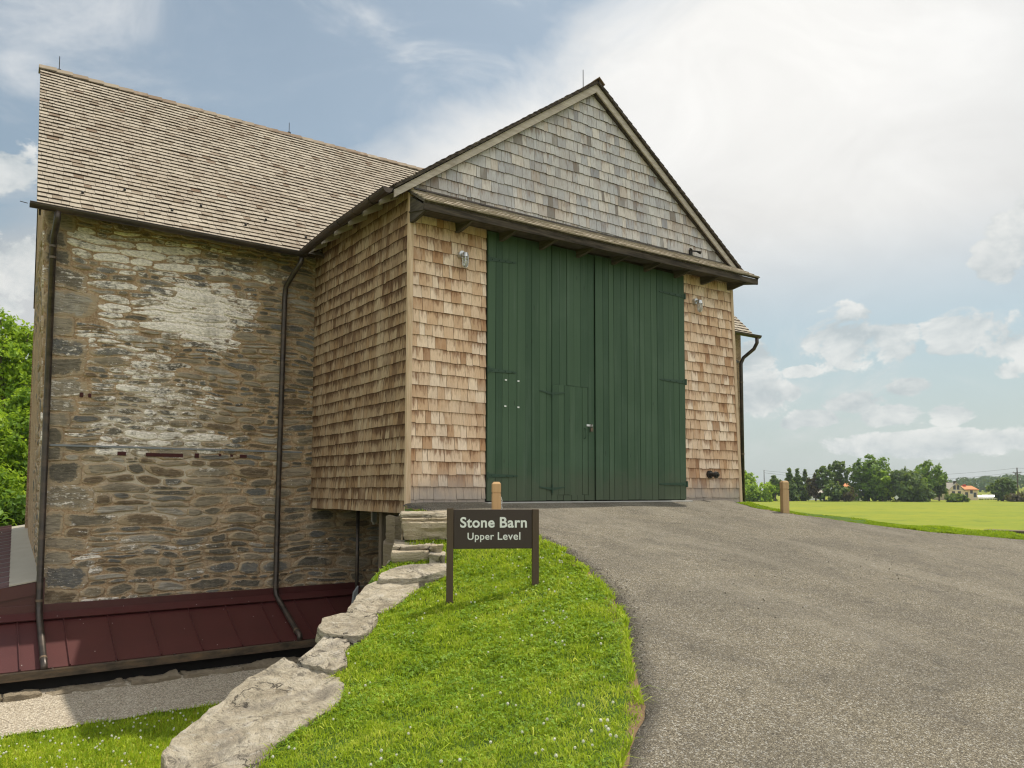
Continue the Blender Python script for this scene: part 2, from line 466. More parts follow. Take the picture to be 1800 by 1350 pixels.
M['rock_tan'] = mat('tan_rock', f_rock_tan, 0.92, spec=0.2)


def f_rock_brown(t):
    r_ = f_rock_tan(t)
    r_[0] = t.mix(.6, r_[0], (.13, .10, .065))  # brown stone, colour also darkened for shade under gutter and bay
    return r_


M['rock_brown'] = mat('brown_rock', f_rock_brown, 0.92, spec=0.2)


def f_asphalt(t):
    ob = t.obj(); ed = t.attr('edge')
    v = t.vor(ob, 150, 'F1', 1); vd = t.vor(ob, 150, 'F1', 0)
    v2 = t.vor(ob, 95, 'F1', 1)
    s = t.n('ShaderNodeSeparateColor', {0: v}).outputs[0]; s2 = t.n('ShaderNodeSeparateColor', {0: v2}).outputs[1]
    c = t.ramp(s, [(0, (.072, .060, .042)), (.30, (.142, .121, .085)), (.6, (.196, .169, .121)), (.85, (.246, .214, .156)), (.95, (.33, .29, .215)), (1, (.45, .40, .31))])
    c = t.mix(t.sstep(s2, .86, .92), c, t.mix(.6, c, (.48, .46, .41)))
    c = t.mix(t.m('MULTIPLY', t.sstep(vd, .42, .75), .65), c, (.045, .042, .038))
    big = t.noise(ob, .9, 5, .6, .4); mid = t.noise(ob, 5, 6, .65)
    c = t.mix(t.m('MULTIPLY', t.sstep(big, .40, .62), .50), c, t.mix(.55, c, (.06, .055, .05)))
    trk = t.noise(t.mapv(ob, (.9, .16, 1), (2, 0, 0)), 1.0, 4, .6, .6)
    c = t.mix(t.m('MULTIPLY', t.sstep(trk, .50, .66), .40), c, t.mix(.5, c, (.30, .27, .215)))
    c = t.mix(t.m('MULTIPLY', t.sstep(mid, .50, .74), .60), c, t.mix(.6, c, (.04, .038, .033)))
    c = t.mix(t.m('MULTIPLY', t.sstep(t.m('ADD', ed, t.m('MULTIPLY', mid, .12)), .30, .06), .65), c, (.05, .045, .04))
    h = t.m('ADD', t.m('MULTIPLY', t.m('SUBTRACT', 1.0, vd), .6), t.m('MULTIPLY', mid, .6))
    return [c, h, .8, .012]


M['asphalt'] = mat('asphalt', f_asphalt, 0.95, spec=0.12)


def f_gravel(t):
    ob = t.obj()
    v = t.vor(ob, 55, 'F1', 1); vd = t.vor(ob, 55, 'F1', 0)
    s = t.n('ShaderNodeSeparateColor', {0: v}).outputs[0]
    c = t.ramp(s, [(0, (.24, .20, .14)), (.5, (.44, .375, .28)), (1, (.60, .53, .42))])
    c = t.mix(t.m('MULTIPLY', t.sstep(vd, .4, .75), .6), c, (.12, .10, .08))
    k = t.noise(ob, 1.3, 5)
    c = t.mix(t.m('MULTIPLY', t.sstep(k, .5, .8), .3), c, (.26, .215, .155))
    return [c, t.m('SUBTRACT', 1.0, vd), .8, .015]


M['gravel'] = mat('gravel', f_gravel, 0.95, spec=0.15)


def f_soilgrass(t):
    ob = t.obj(); ed = t.attr('edge')
    a = t.noise(ob, 6, 6, .65); b = t.noise(ob, 60, 5, .7)
    g = t.mix(a, (.045, .085, .014), (.10, .16, .025))
    g = t.mix(t.m('MULTIPLY', t.sstep(b, .45, .75), .6), g, (.035, .045, .012))
    s = t.mix(b, (.13, .085, .045), (.27, .185, .11))
    e = t.sstep(t.m('ADD', ed, t.m('MULTIPLY', t.m('SUBTRACT', a, .5), .30)), .12, .03)
    return [t.mix(e, g, s), b, .8, .02]


M['bank'] = mat('bank_turf', f_soilgrass, 0.95, spec=0.1)


def f_field(t):
    ob = t.obj()
    a = t.noise(ob, .05, 5, .6); b = t.noise(t.mapv(ob, (.22, .45, 1)), 1.0, 8, .75, .6); k = t.noise(ob, 3.0, 6, .7)
    c = t.mix(t.sstep(a, .35, .65), (.225, .235, .020), (.180, .212, .022))
    c = t.mix(t.m('MULTIPLY', t.sstep(b, .47, .66), .60), c, (.125, .175, .022))
    c = t.mix(t.m('MULTIPLY', t.sstep(k, .52, .8), .40), c, (.27, .255, .035))
    fk = t.noise(t.mapv(ob, (.16, .34, 1)), 1.0, 8, .75, .5)
    c = t.mix(t.m('MULTIPLY', t.sstep(fk, .54, .63), .62), c, (.105, .145, .02))
    c = t.mix(t.m('MULTIPLY', t.sstep(fk, .42, .34), .45), c, (.33, .29, .05))
    row = t.n('ShaderNodeTexWave', {'Vector': t.mapv(ob, (.55, .85, 0)), 'Scale': .22, 'Distortion': 5.0, 'Detail': 3.0}).outputs[1]
    c = t.mix(t.m('MULTIPLY', t.sstep(row, .6, 1.0), .22), c, (.12, .165, .025))
    return [c, b, .3, .05]


M['field'] = mat('field_grass', f_field, 0.95, spec=0.1)


def leafmat(name, c1, c2, c3, transl=0.35, rough=0.55, spec=0.3):
    m = bpy.data.materials.new(name); m.use_nodes = True; m.node_tree.nodes.clear()
    t = NT(m.node_tree)
    tint = t.attr('tint')
    c = t.ramp(tint, [(0, c1), (.55, c2), (1, c3)])
    b = t.n('ShaderNodeBsdfPrincipled', {'Base Color': c, 'Roughness': rough, 'Specular IOR Level': spec})
    tr = t.n('ShaderNodeBsdfTranslucent', {'Color': t.mix(.35, c, (.42, .52, .03))})
    mx = t.n('ShaderNodeMixShader', {0: transl, 1: b.outputs[0], 2: tr.outputs[0]})
    t.n('ShaderNodeOutputMaterial', {'Surface': mx.outputs[0]})
    return m


M['blade'] = leafmat('grass_blade', (.15, .24, .012), (.36, .48, .018), (.58, .60, .09), .48)
M['clover'] = leafmat('clover_leaf', (.11, .21, .014), (.215, .35, .018), (.33, .45, .035), .40)
M['clover_head'] = leafmat('clover_head', (.50, .50, .36), (.68, .67, .56), (.78, .77, .70), .25, .8)
M['leaf_bright'] = leafmat('leaf_bright', (.09, .19, .014), (.24, .38, .024), (.40, .52, .05), .55)
M['leaf_mid'] = leafmat('leaf_mid', (.055, .125, .016), (.115, .215, .024), (.19, .30, .04), .38)
M['leaf_dark'] = leafmat('leaf_dark', (.052, .098, .026), (.092, .152, .036), (.145, .205, .05), .34)
M['leaf_red'] = leafmat('leaf_red', (.055, .05, .025), (.09, .065, .032), (.12, .10, .04), .25)
M['leaf_yellow'] = leafmat('leaf_yellow', (.16, .15, .03), (.25, .21, .04), (.32, .26, .05), .3)
M['hill_leaf'] = leafmat('hill_leaf', (.028, .065, .020), (.042, .085, .026), (.06, .115, .03), .2, .9)
M['bark'] = mat('bark', lambda t: [t.mix(t.noise(t.mapv(t.obj(), (8, 8, 1.5)), 2, 6), (.055, .042, .03), (.14, .115, .085)), t.noise(t.mapv(t.obj(), (8, 8, 1.5)), 3, 5), .8, .04], .95)
M['sign_brown'] = mat('sign_brown', lambda t: t.mix(t.noise(t.obj(), 3, 4), (.031, .0185, .0135), (.038, .0235, .0175)), .45, spec=.4)
M['sign_post'] = mat('sign_post', lambda t: [t.mix(t.noise(t.mapv(t.obj(), (30, 30, 3)), 1, 4), (.055, .036, .021), (.085, .056, .034)), t.noise(t.mapv(t.obj(), (60, 60, 3)), 1, 4), .3, .004], .6)
M['sign_text'] = mat('sign_text', lambda t: (.66, .66, .62), .5)
M['bollard_tan'] = mat('bollard_tan', lambda t: [t.mix(t.noise(t.mapv(t.obj(), (40, 40, 3)), 1, 5), (.40, .235, .105), (.54, .34, .17)), t.noise(t.mapv(t.obj(), (60, 60, 3)), 1, 4), .4, .004], .8)
M['bollard_brown'] = mat('bollard_brown', lambda t: [t.mix(t.noise(t.mapv(t.obj(), (40, 40, 3)), 1, 5), (.34, .22, .105), (.47, .325, .17)), t.noise(t.mapv(t.obj(), (60, 60, 3)), 1, 4), .4, .004], .8)
M['concrete'] = mat('concrete', lambda t: [t.mix(t.noise(t.obj(), 6, 6, .7), (.26, .25, .23), (.40, .39, .36)), t.noise(t.obj(), 40), .4, .004], .9)
M['dark'] = mat('dark_gap', lambda t: t.mix(t.noise(t.obj(), 4), (.010, .009, .008), (.02, .017, .015)), .95)
M['lead'] = mat('lead', lambda t: t.mix(t.noise(t.obj(), 8, 5), (.13, .14, .15), (.24, .25, .26)), .6, .2)
M['beam_red'] = mat('beam_red', lambda t: t.mix(t.noise(t.obj(), 20), (.035, .010, .010), (.07, .02, .018)), .9)
M['house_wall'] = mat('house_wall', lambda t: t.mix(t.noise(t.obj(), 1.5, 5), (.52, .42, .27), (.62, .51, .34)), .9)
M['house_roof'] = mat('house_roof', lambda t: t.mix(t.noise(t.obj(), 2, 5), (.30, .27, .22), (.40, .36, .30)), .9)
M['orange_roof'] = mat('orange_roof', lambda t: t.mix(t.noise(t.obj(), 2, 5), (.48, .17, .07), (.60, .25, .11)), .9)
M['red_roof'] = mat('red_roof', lambda t: t.mix(t.noise(t.obj(), 2, 5), (.36, .06, .05), (.46, .09, .07)), .8)
M['window_dark'] = mat('window_dark', lambda t: t.mix(t.noise(t.obj(), 3), (.02, .022, .025), (.05, .055, .06)), .15, spec=.5)
M['car_white'] = mat('car_white', lambda t: t.mix(t.noise(t.obj(), 2), (.72, .72, .72), (.80, .80, .80)), .25, spec=.5)
M['car_dark'] = mat('car_dark', lambda t: t.mix(t.noise(t.obj(), 2), (.015, .016, .02), (.03, .03, .035)), .25, spec=.5)
M['tyre'] = mat('tyre', lambda t: t.mix(t.noise(t.obj(), 9), (.012, .012, .012), (.022, .022, .022)), .9)
M['pole'] = mat('pole_wood', lambda t: t.mix(t.noise(t.mapv(t.obj(), (9, 9, .6)), 1, 5), (.06, .045, .035), (.11, .085, .065)), .9)
M['wire'] = mat('wire', lambda t: (.02, .02, .02), .6)
M['pale_sign'] = mat('pale_sign', lambda t: t.mix(t.noise(t.obj(), 4), (.42, .44, .40), (.5, .52, .48)), .5)


# ------------------------------------------------------------------ mesh helpers
def link(o, parent=None):
    COL.objects.link(o)
    if parent is not None:
        o.parent = parent
    return o


def tag(o, label=None, cat=None, group=None, kind=None):
    if label: o['label'] = label
    if cat: o['category'] = cat
    if group: o['group'] = group
    if kind: o['kind'] = kind
    return o


def thing(name, label, cat, loc=(0, 0, 0), group=None):
    """an Empty at the thing's base; its parts are built in world coordinates and parented with the offset taken out"""
    o = bpy.data.objects.new(name, None)
    o.empty_display_size = 0.2
    o.location = loc
    COL.objects.link(o)
    tag(o, label, cat, group)
    return o


ORIG = {}


def world_loc(o):
    p = Vector((0, 0, 0))
    while o is not None:
        p += o.location; o = o.parent
    return p


class MB:
    def __init__(s):
        s.v = []; s.f = []; s.t = []; s.uv = []; s.wash = None; s.smooth = False

    def face(s, pts, tint=0.5, uv=None):
        i = len(s.v)
        s.v.extend([tuple(p) for p in pts])
        s.f.append(tuple(range(i, i + len(pts)))); s.t.append(tint)
        s.uv.append(uv if uv else [(0, 0)] * len(pts))

    def box(s, lo, hi, tint=0.5, frame=None):
        lo = list(lo); hi = list(hi)
        P = [Vector((x, y, z)) for x in (lo[0], hi[0]) for y in (lo[1], hi[1]) for z in (lo[2], hi[2])]
        if frame: P = [frame @ p for p in P]
        i = len(s.v); s.v.extend([tuple(p) for p in P])
        for q in ((0, 1, 3, 2), (4, 6, 7, 5), (0, 4, 5, 1), (2, 3, 7, 6), (0, 2, 6, 4), (1, 5, 7, 3)):
            s.f.append(tuple(i + k for k in q)); s.t.append(tint); s.uv.append([(0, 0)] * 4)
        return s

    def prism(s, poly, vec, tint=0.5):
        """closed prism: polygon of 3-D points swept along vec"""
        n = len(poly); i = len(s.v); vec = Vector(vec)
        s.v.extend([tuple(p) for p in poly]); s.v.extend([tuple(Vector(p) + vec) for p in poly])
        s.f.append(tuple(range(i + n - 1, i - 1, -1))); s.f.append(tuple(range(i + n, i + 2 * n)))
        s.t += [tint, tint]; s.uv += [[(0, 0)] * n] * 2
        for k in range(n):
            a, b = i + k, i + (k + 1) % n
            s.f.append((a, b, b + n, a + n)); s.t.append(tint); s.uv.append([(0, 0)] * 4)
        return s

    def tube(s, pts, r, seg=10, caps=True, tint=0.5, arc=None):
        pts = [Vector(p) for p in pts]
        rs = r if isinstance(r, (list, tuple)) else [r] * len(pts)
        rings = []
        ref = None
        for k, p in enumerate(pts):
            if k == 0: d = pts[1] - p
            elif k == len(pts) - 1: d = p - pts[k - 1]
            else: d = (pts[k + 1] - p).normalized() + (p - pts[k - 1]).normalized()
            d.normalize()
            if ref is None:
                ref = Vector((0, 0, 1)) if abs(d.z) < .9 else Vector((1, 0, 0))
            a = ref - d * ref.dot(d); a.normalize(); ref = a
            b = d.cross(a)
            i = len(s.v)
            for q in range(seg):
                th = 2 * math.pi * q / seg
                s.v.append(tuple(p + (a * math.cos(th) + b * math.sin(th)) * rs[k]))
            rings.append(i)
        for k in range(len(rings) - 1):
            for q in range(seg):
                a, b = rings[k] + q, rings[k] + (q + 1) % seg
                c, e = rings[k + 1] + (q + 1) % seg, rings[k + 1] + q
                s.f.append((a, b, c, e)); s.t.append(tint); s.uv.append([(0, 0)] * 4)
        if caps:
            s.f.append(tuple(rings[0] + q for q in range(seg - 1, -1, -1))); s.f.append(tuple(rings[-1] + q for q in range(seg)))
            s.t += [tint] * 2; s.uv += [[(0, 0)] * seg] * 2
        return s

    def sphere(s, c, r, seg=10, rings=6, tint=.5, sc=(1, 1, 1)):
        c = Vector(c)
        pts = []
        for k in range(rings + 1):
            ph = math.pi * k / rings
            pts.append([c + Vector((math.sin(ph) * math.cos(2 * math.pi * q / seg) * sc[0], math.sin(ph) * math.sin(2 * math.pi * q / seg) * sc[1], math.cos(ph) * sc[2])) * r for q in range(seg)])
        for k in range(rings):
            for q in range(seg):
                q2 = (q + 1) % seg
                P = [pts[k][q], pts[k + 1][q], pts[k + 1][q2], pts[k][q2]]
                if k == 0: P = [P[0], P[1], P[2]]
                elif k == rings - 1: P = [P[0], P[1], P[3]]
                s.face(P, tint)
        return s

    def build(s, name, m, parent=None, bevel=0, smooth=False, verts_attr=None, merge=False):
        me = bpy.data.meshes.new(name)
        off = world_loc(parent) if parent is not None else Vector((0, 0, 0))
        vv = [(x - off.x, y - off.y, z - off.z) for x, y, z in s.v]
        me.from_pydata(vv, [], s.f)
        a = me.attributes.new('tint', 'FLOAT', 'FACE'); a.data.foreach_set('value', np.array(s.t, dtype=np.float32))
        u = me.uv_layers.new(name='UVMap')
        flat = np.array([c for f in s.uv for p in f for c in p], dtype=np.float32)
        if len(flat) == len(me.loops) * 2:
            u.data.foreach_set('uv', flat)
        for k, vals in (verts_attr or {}).items():
            b = me.attributes.new(k, 'FLOAT', 'POINT'); b.data.foreach_set('value', np.array(vals, dtype=np.float32))
        me.materials.append(M[m] if isinstance(m, str) else m)
        if smooth:
            me.polygons.foreach_set('use_smooth', [True] * len(me.polygons))
        me.update()
        if smooth == 'sharp':
            me.set_sharp_from_angle(angle=rad(28))
        o = bpy.data.objects.new(name, me)
        link(o, parent)
        if bevel:
            md = o.modifiers.new('bevel', 'BEVEL'); md.width = bevel; md.segments = 2; md.limit_method = 'ANGLE'; md.angle_limit = rad(50)
        return o


def np_tris(name, V, T, m, tint, parent=None, smooth=False):
    """V (n,3), T (k,3) -> one mesh object with a per-vertex tint"""
    me = bpy.data.meshes.new(name)
    V = np.asarray(V, dtype=np.float32)
    if parent is not None:
        V = V - np.array(world_loc(parent), dtype=np.float32)
    T = np.asarray(T, dtype=np.int32)
    me.vertices.add(len(V)); me.vertices.foreach_set('co', V.ravel())
    me.loops.add(T.size); me.loops.foreach_set('vertex_index', T.ravel())
    me.polygons.add(len(T)); me.polygons.foreach_set('loop_start', np.arange(0, T.size, 3, dtype=np.int32))
    try:
        me.polygons.foreach_set('loop_total', np.full(len(T), 3, dtype=np.int32))
    except Exception:
        pass
    me.update(calc_edges=True)
    a = me.attributes.new('tint', 'FLOAT', 'POINT'); a.data.foreach_set('value', np.asarray(tint, dtype=np.float32))
    if smooth:
        me.polygons.foreach_set('use_smooth', [True] * len(T))
    me.materials.append(M[m])
    o = bpy.data.objects.new(name, me)
    return link(o, parent)


def grid_mesh(name, X, Y, Z, m, attrs=None, parent=None, keep=None):
    """structured grid of 2-D arrays"""
    n, k = X.shape
    V = np.stack([X, Y, Z], -1).reshape(-1, 3)
    if parent is not None:
        V = V - np.array(world_loc(parent))
    idx = np.arange(n * k).reshape(n, k)
    F = np.stack([idx[:-1, :-1], idx[:-1, 1:], idx[1:, 1:], idx[1:, :-1]], -1).reshape(-1, 4)
    if keep is not None:
        F = F[keep.reshape(-1)]
    me = bpy.data.meshes.new(name)
    me.from_pydata(V.tolist(), [], F.tolist())
    for a, vals in (attrs or {}).items():
        b = me.attributes.new(a, 'FLOAT', 'POINT'); b.data.foreach_set('value', np.asarray(vals, dtype=np.float32).ravel())
    me.materials.append(M[m]); me.polygons.foreach_set('use_smooth', [True] * len(me.polygons))
    me.update()
    o = bpy.data.objects.new(name, me)
    return link(o, parent)


def fbm(x, y, z=0.0, o=4, s=1.0):
    return mnoise.fractal(Vector((x * s, y * s, z * s)), 0.9, 2.1, o)


def clip_poly(P, clip):
    """Sutherland-Hodgman: polygon P by a convex ccw polygon, 2-D"""
    out = P
    n = len(clip)
    for i in range(n):
        a, b = clip[i], clip[(i + 1) % n]
        inp = out; out = []
        if not inp: return []
        side = lambda p: (b[0] - a[0]) * (p[1] - a[1]) - (b[1] - a[1]) * (p[0] - a[0])
        for j in range(len(inp)):
            p, q = inp[j - 1], inp[j]
            sp, sq = side(p), side(q)
            if sq >= 0:
                if sp < 0:
                    k = sp / (sp - sq); out.append((p[0] + (q[0] - p[0]) * k, p[1] + (q[1] - p[1]) * k))
                out.append(q)
            elif sp >= 0:
                k = sp / (sp - sq); out.append((p[0] + (q[0] - p[0]) * k, p[1] + (q[1] - p[1]) * k))
    return out


def shingles(mb, O, U, W, N, poly, expo, wmin, wmax, thick, seed, jit=.006, wave=.008, gap=.004, tintf=None, y0=0.0, holes=(), butt=1.0):
    """courses of tapered shingles over a convex polygon (2-D, in metres along U and W from O); each is a wedge with its butt standing proud"""
    r = random.Random(seed)
    O, U, W, N = Vector(O), Vector(U).normalized(), Vector(W).normalized(), Vector(N).normalized()
    xs = [p[0] for p in poly]; ys = [p[1] for p in poly]
    x0, x1, ymin, ymax = min(xs), max(xs), min(ys), max(ys)
    i = math.floor((ymin - y0) / expo) - 1
    while True:
        yb = y0 + i * expo
        if yb > ymax: break
        x = x0 - r.random() * wmax
        ph = r.random() * 10
        while x < x1:
            wd = r.uniform(wmin, wmax)
            if r.random() < .12: wd *= .6
            wob = wave * mnoise.noise(Vector((x * .7, i * 3.1, ph)))
            b = yb + wob + r.uniform(-jit, jit)
            if r.random() < .03: b -= r.uniform(0, .012)
            skew = r.uniform(-.003, .003)
            L = expo * 1.22
            Q = [(x + gap / 2, b + skew), (x + wd - gap / 2, b - skew), (x + wd - gap / 2, b + L), (x + gap / 2, b + L)]
            Q = clip_poly(Q, poly)
            cx, cyy = x + wd / 2, b + expo / 2
            if len(Q) >= 3 and not any(h[0] < cx < h[2] and h[1] < cyy < h[3] for h in holes):
                th = thick * r.uniform(.8, 1.2); curl = r.uniform(-.0015, .0025)
                tint = .95 * (r.random() if tintf is None else tintf(r, cx, cyy))
                top = []
                for (px_, py_) in Q:
                    k = max(0.0, min(1.0, (py_ - b) / L))
                    hgt = th * (1 - k) + .0025 + curl * (1 - k)
                    top.append((px_, py_, hgt))
                P = [O + U * a + W * c + N * h for a, c, h in top]
                uv = [(a, (c - b) / expo) for a, c, h in top]
                mb.face(P, tint, uv)
                n = len(P)
                for j in range(n):
                    a, c = P[j], P[(j + 1) % n]
                    ua, uc = uv[j], uv[(j + 1) % n]
                    if top[j][2] < .004 and top[(j + 1) % n][2] < .004: continue
                    mb.face([a, a - N * (top[j][2] + .004), c - N * (top[(j + 1) % n][2] + .004), c], butt, [ua, ua, uc, uc])  # dark butt tint: weathered end grain, also painting the course shadow line
            x += wd
        i += 1
    return mb


def rock(outline, zfun, thick, seed, rough=.02, out=None, side_rows=4):
    """a slab from a plan outline: list of (X,Y); zfun(X,Y) gives the lie of its top; returns an MB"""
    r = random.Random(seed)
    P = [Vector((x, y)) for x, y in outline]
    # resample and jitter
    per = sum((P[i] - P[i - 1]).length for i in range(len(P)))
    n = max(36, min(110, int(per / .035)))
    pts = []
    tot = 0; seglen = [(P[(i + 1) % len(P)] - P[i]).length for i in range(len(P))]
    for k in range(n):
        d = per * k / n
        i = 0
        while d > seglen[i] and i < len(P) - 1:
            d -= seglen[i]; i += 1
        pts.append(P[i].lerp(P[(i + 1) % len(P)], d / max(seglen[i], 1e-6)))
    # smooth corners a little
    for _ in range(0):
        pts = [pts[i] * .6 + (pts[i - 1] + pts[(i + 1) % n]) * .2 for i in range(n)]
    cen = sum(pts, Vector((0, 0))) / n
    sz = max((p - cen).length for p in pts)
    pts = [p + (p - cen).normalized() * (fbm(p.x, p.y, seed, 4, 4.5) * .030 * min(1, sz * 1.6) + r.uniform(-.007, .007)) for p in pts]
    mb = MB(); tt = []
    rows = []

    def zt(p, k):
        z = zfun(p.x, p.y) + fbm(p.x, p.y, seed * 1.7, 5, 1.9) * rough + fbm(p.x, p.y, seed + 9, 3, 9) * rough * .3
        st = fbm(p.x * .8 + p.y * .5, p.y, seed + 4, 4, 2.0) * 4
        fl = math.floor(st); z += (fl + min(1, (st - fl) * 5)) / 4 * rough * .75
        z += abs(fbm(p.x, p.y, seed + 21, 4, 3.5)) * rough * -.5
        return z
    for j in range(side_rows, 0, -1):
        k = j / side_rows
        row = []
        for p in pts:
            d = (p - cen).normalized()
            lay = mnoise.noise(Vector((seed, k * 9, 0))) * .03
            q = p + d * (lay + fbm(p.x, p.y, k * 3 + seed, 3, 5) * .02 - .05 * k * k)
            row.append(Vector((q.x, q.y, zt(p, 1) - .02 - thick * k)))
        rows.append(row)
    for s_ in (1.0, .985, .95, .90, .84, .77, .7, .62, .54, .45, .36, .27, .18, .09):
        drop = {1.0: .012, .985: .001}.get(s_, 0)
        row = []
        for p in pts:
            q = cen + (p - cen) * s_
            row.append(Vector((q.x, q.y, zt(q, s_) - drop)))
        rows.append(row)
    i0 = 0
    for row in rows:
        mb.v.extend([tuple(p) for p in row])
    for a in range(len(rows) - 1):
        for k in range(n):
            k2 = (k + 1) % n
            mb.f.append((a * n + k, a * n + k2, (a + 1) * n + k2, (a + 1) * n + k)); mb.t.append(0); mb.uv.append([(0, 0)] * 4)
    c = len(mb.v); mb.v.append((cen.x, cen.y, zt(cen, 0)))
    a = (len(rows) - 1) * n
    for k in range(n):
        mb.f.append((a + k, a + (k + 1) % n, c)); mb.t.append(0); mb.uv.append([(0, 0)] * 3)
    mb.f.append(tuple(range(n - 1, -1, -1))); mb.t.append(0); mb.uv.append([(0, 0)] * n)
    tv = r.random()
    mb.t = [tv] * len(mb.f)
    return mb


# ------------------------------------------------------------------ key dimensions (metres; the camera is the origin)
YF, XS, YW = 10.11, 5.253, 13.941          # bay front, bay side, main stone wall
XR = 12.79                                # bay right corner
ZG = -2.80                                # low ground
ZE, YE = 4.372, 13.60                     # main eave
ZRDG, YRDG = 8.33, 17.5                   # main ridge
BE_X, BE_Z = 4.92, 4.43                   # bay eave
BR_X, BR_Z = 8.87, 7.21                   # bay ridge
EDGE = np.array([(-30, -9.0), (-12, -3.2), (-4.0, .2), (.2, 1.35), (1.75, 2.2), (2.70, 2.86), (3.28, 3.32), (3.94, 4.07), (4.59, 4.91), (5.03, 5.62), (5.33, 6.21), (5.65, 6.99), (5.80, 7.75), (5.45, 8.7), (5.25, 9.3), (5.2, 10.11), (5.2, 20)])
REDGE = np.array([(40, -30), (36, 0.5), (31, 2.2), (24, 3.6), (18.5, 4.95), (15.33, 6.03), (13.85, 6.78), (12.95, 7.74), (12.45, 8.75), (12.2, 9.3), (12.5, 10.11), (12.5, 20)])
WALL = np.array([(-7.6, -6.), (-2.6, 1.2), (-.3, 4.1), (1.12, 5.95), (1.74, 6.56), (2.42, 6.90), (2.88, 7.37), (3.17, 7.56), (3.70, 8.10), (4.15, 8.44), (4.44, 8.75), (4.75, 9.4), (5.05, 9.95), (5.15, 10.11), (6.3, 10.9), (6.3, 14)])


def exl(Y): return np.interp(Y, EDGE[:, 1], EDGE[:, 0])
def exr(Y): return np.interp(Y, REDGE[:, 1], REDGE[:, 0])
def wxl(Y): return np.interp(Y, WALL[:, 1], WALL[:, 0])


def zplane(Y):
    return -.2 - .16 * np.maximum(0, 10.11 - np.maximum(Y, -20.0))


def zbank(X, Y):
    X = np.asarray(X, float); Y = np.asarray(Y, float)
    z = zplane(Y)
    dl = np.maximum(0, exl(Y) - X)
    dr = np.maximum(0, X - exr(Y))
    wsh = np.interp(Y, [3.5, 6, 7.5, 9, 10], [9, 5.0, 1.6, .5, .35])
    z = z - .25 * dl - .035 * np.minimum(dr, wsh) - .42 * np.maximum(0, dr - wsh)
    return z


def zb(x, y): return float(zbank(x, y))

# ------------------------------------------------------------------ the setting
def add_ground():
    r = [0, 20, 60, 150, 400, 900, 1800, 3500]
    mb = MB(); nA = 48
    for a, b in zip(r[:-1], r[1:]):
        for k in range(nA):
            t0, t1 = 2 * math.pi * k / nA, 2 * math.pi * (k + 1) / nA
            P = [(a * math.cos(t0), a * math.sin(t0), ZG - .02), (b * math.cos(t0), b * math.sin(t0), ZG - .02), (b * math.cos(t1), b * math.sin(t1), ZG - .02), (a * math.cos(t1), a * math.sin(t1), ZG - .02)]
            mb.face(P if a else P[1:] and [P[0], P[1], P[2]])
    o = mb.build('ground', 'field'); tag(o, kind='structure')


add_ground()

# the earth ramp up to the upper door
ys = np.concatenate([np.arange(-24, 0, 1.0), np.arange(0, 2.4, .3), np.arange(2.4, 10.5, .1), np.arange(10.5, 14.01, .5)])
ts = np.concatenate([np.arange(0, 7.2, .1), np.arange(7.2, 16, .4), np.arange(16, 60, 1.5)])
Yg, Tg = np.meshgrid(ys, ts, indexing='ij')
Xg = wxl(Yg) + .10 + Tg
Zg = zbank(Xg, Yg)
bump = np.array([[fbm(x, y, 0, 4, .9) * .03 + fbm(x, y, 5, 3, 5) * .012 for x, y in zip(a, b)] for a, b in zip(Xg, Yg)])
edge_d = np.minimum(np.maximum(0, exl(Yg) - Xg) + 1e-3, 1.5)
edge_r = np.maximum(0, Xg - exr(Yg))
on = (Xg > exl(Yg)) & (Xg < exr(Yg))
edg = np.where(Xg < exl(Yg), edge_d, np.where(on, 0.0, np.minimum(edge_r * .8, 1.5)))
Zb = Zg + np.where(on, -.05, bump * np.clip(edg * 4, 0, 1))
Zb = np.maximum(Zb, ZG - .4)
bank = grid_mesh('bank', Xg, Yg, Zb, 'bank', {'edge': edg})
tag(bank, kind='structure')

# asphalt drive on the ramp
ys2 = np.concatenate([np.arange(-20, 1, .5), np.arange(1, 10.06, .06), [10.085]])
us = np.concatenate([np.array([0, .004, .01, .02, .04, .07]), np.linspace(.1, .93, 50), np.array([.96, .98, .99, 1.0])])
Yd, Ud = np.meshgrid(ys2, us, indexing='ij')
ej = np.array([fbm(0, y, 3, 4, 1.6) * .06 + fbm(0, y, 8, 3, 9) * .025 for y in ys2])[:, None]
ejr = np.array([fbm(4, y, 3, 4, 1.6) * .12 for y in ys2])[:, None]
Lx = exl(Yd) + ej; Rx = exr(Yd) + ejr
Xd = Lx + (Rx - Lx) * Ud
wob = np.array([[fbm(x, y, 2, 3, .5) * .018 for x, y in zip(a, b)] for a, b in zip(Xd, Yd)])
dist_e = np.minimum(Xd - Lx, Rx - Xd)
Zd = zplane(Yd) + .012 + wob * np.clip((10.0 - Yd) * 2, 0, 1) - .03 * (1 - np.clip(dist_e / .05, 0, 1)) - .05 * (1 - np.clip(dist_e / .35, 0, 1)) ** 2 * .4
drive = grid_mesh('driveway', Xd, Yd, Zd, 'asphalt', {'edge': np.minimum(dist_e, 2)})
tag(drive, kind='structure')

# gravel walk and clipped lawn on the low side
gr = MB()
a, b, c_ = at_z(0, 1296, ZG), at_z(190, 1262, ZG), at_z(372, 1240, ZG)
dirx = (c_ - a).normalized()
far = c_ + dirx * 6; nearp = a - dirx * 14
N_ = 60
for k in range(N_):
    P = []
    for q in (k, k + 1):
        f_ = q / N_
        lo = nearp.lerp(far, f_)
        lo = Vector((lo.x, lo.y + fbm(lo.x, 0, 2, 4, 1.5) * .10, ZG + .004))
        P.append((lo, Vector((lo.x, 13.2, ZG + .004))))
    gr.face([P[0][0], P[1][0], P[1][1], P[0][1]])
gravel = gr.build('gravel_path', 'gravel'); tag(gravel, kind='structure')
LAWN_A, LAWN_D = nearp, dirx


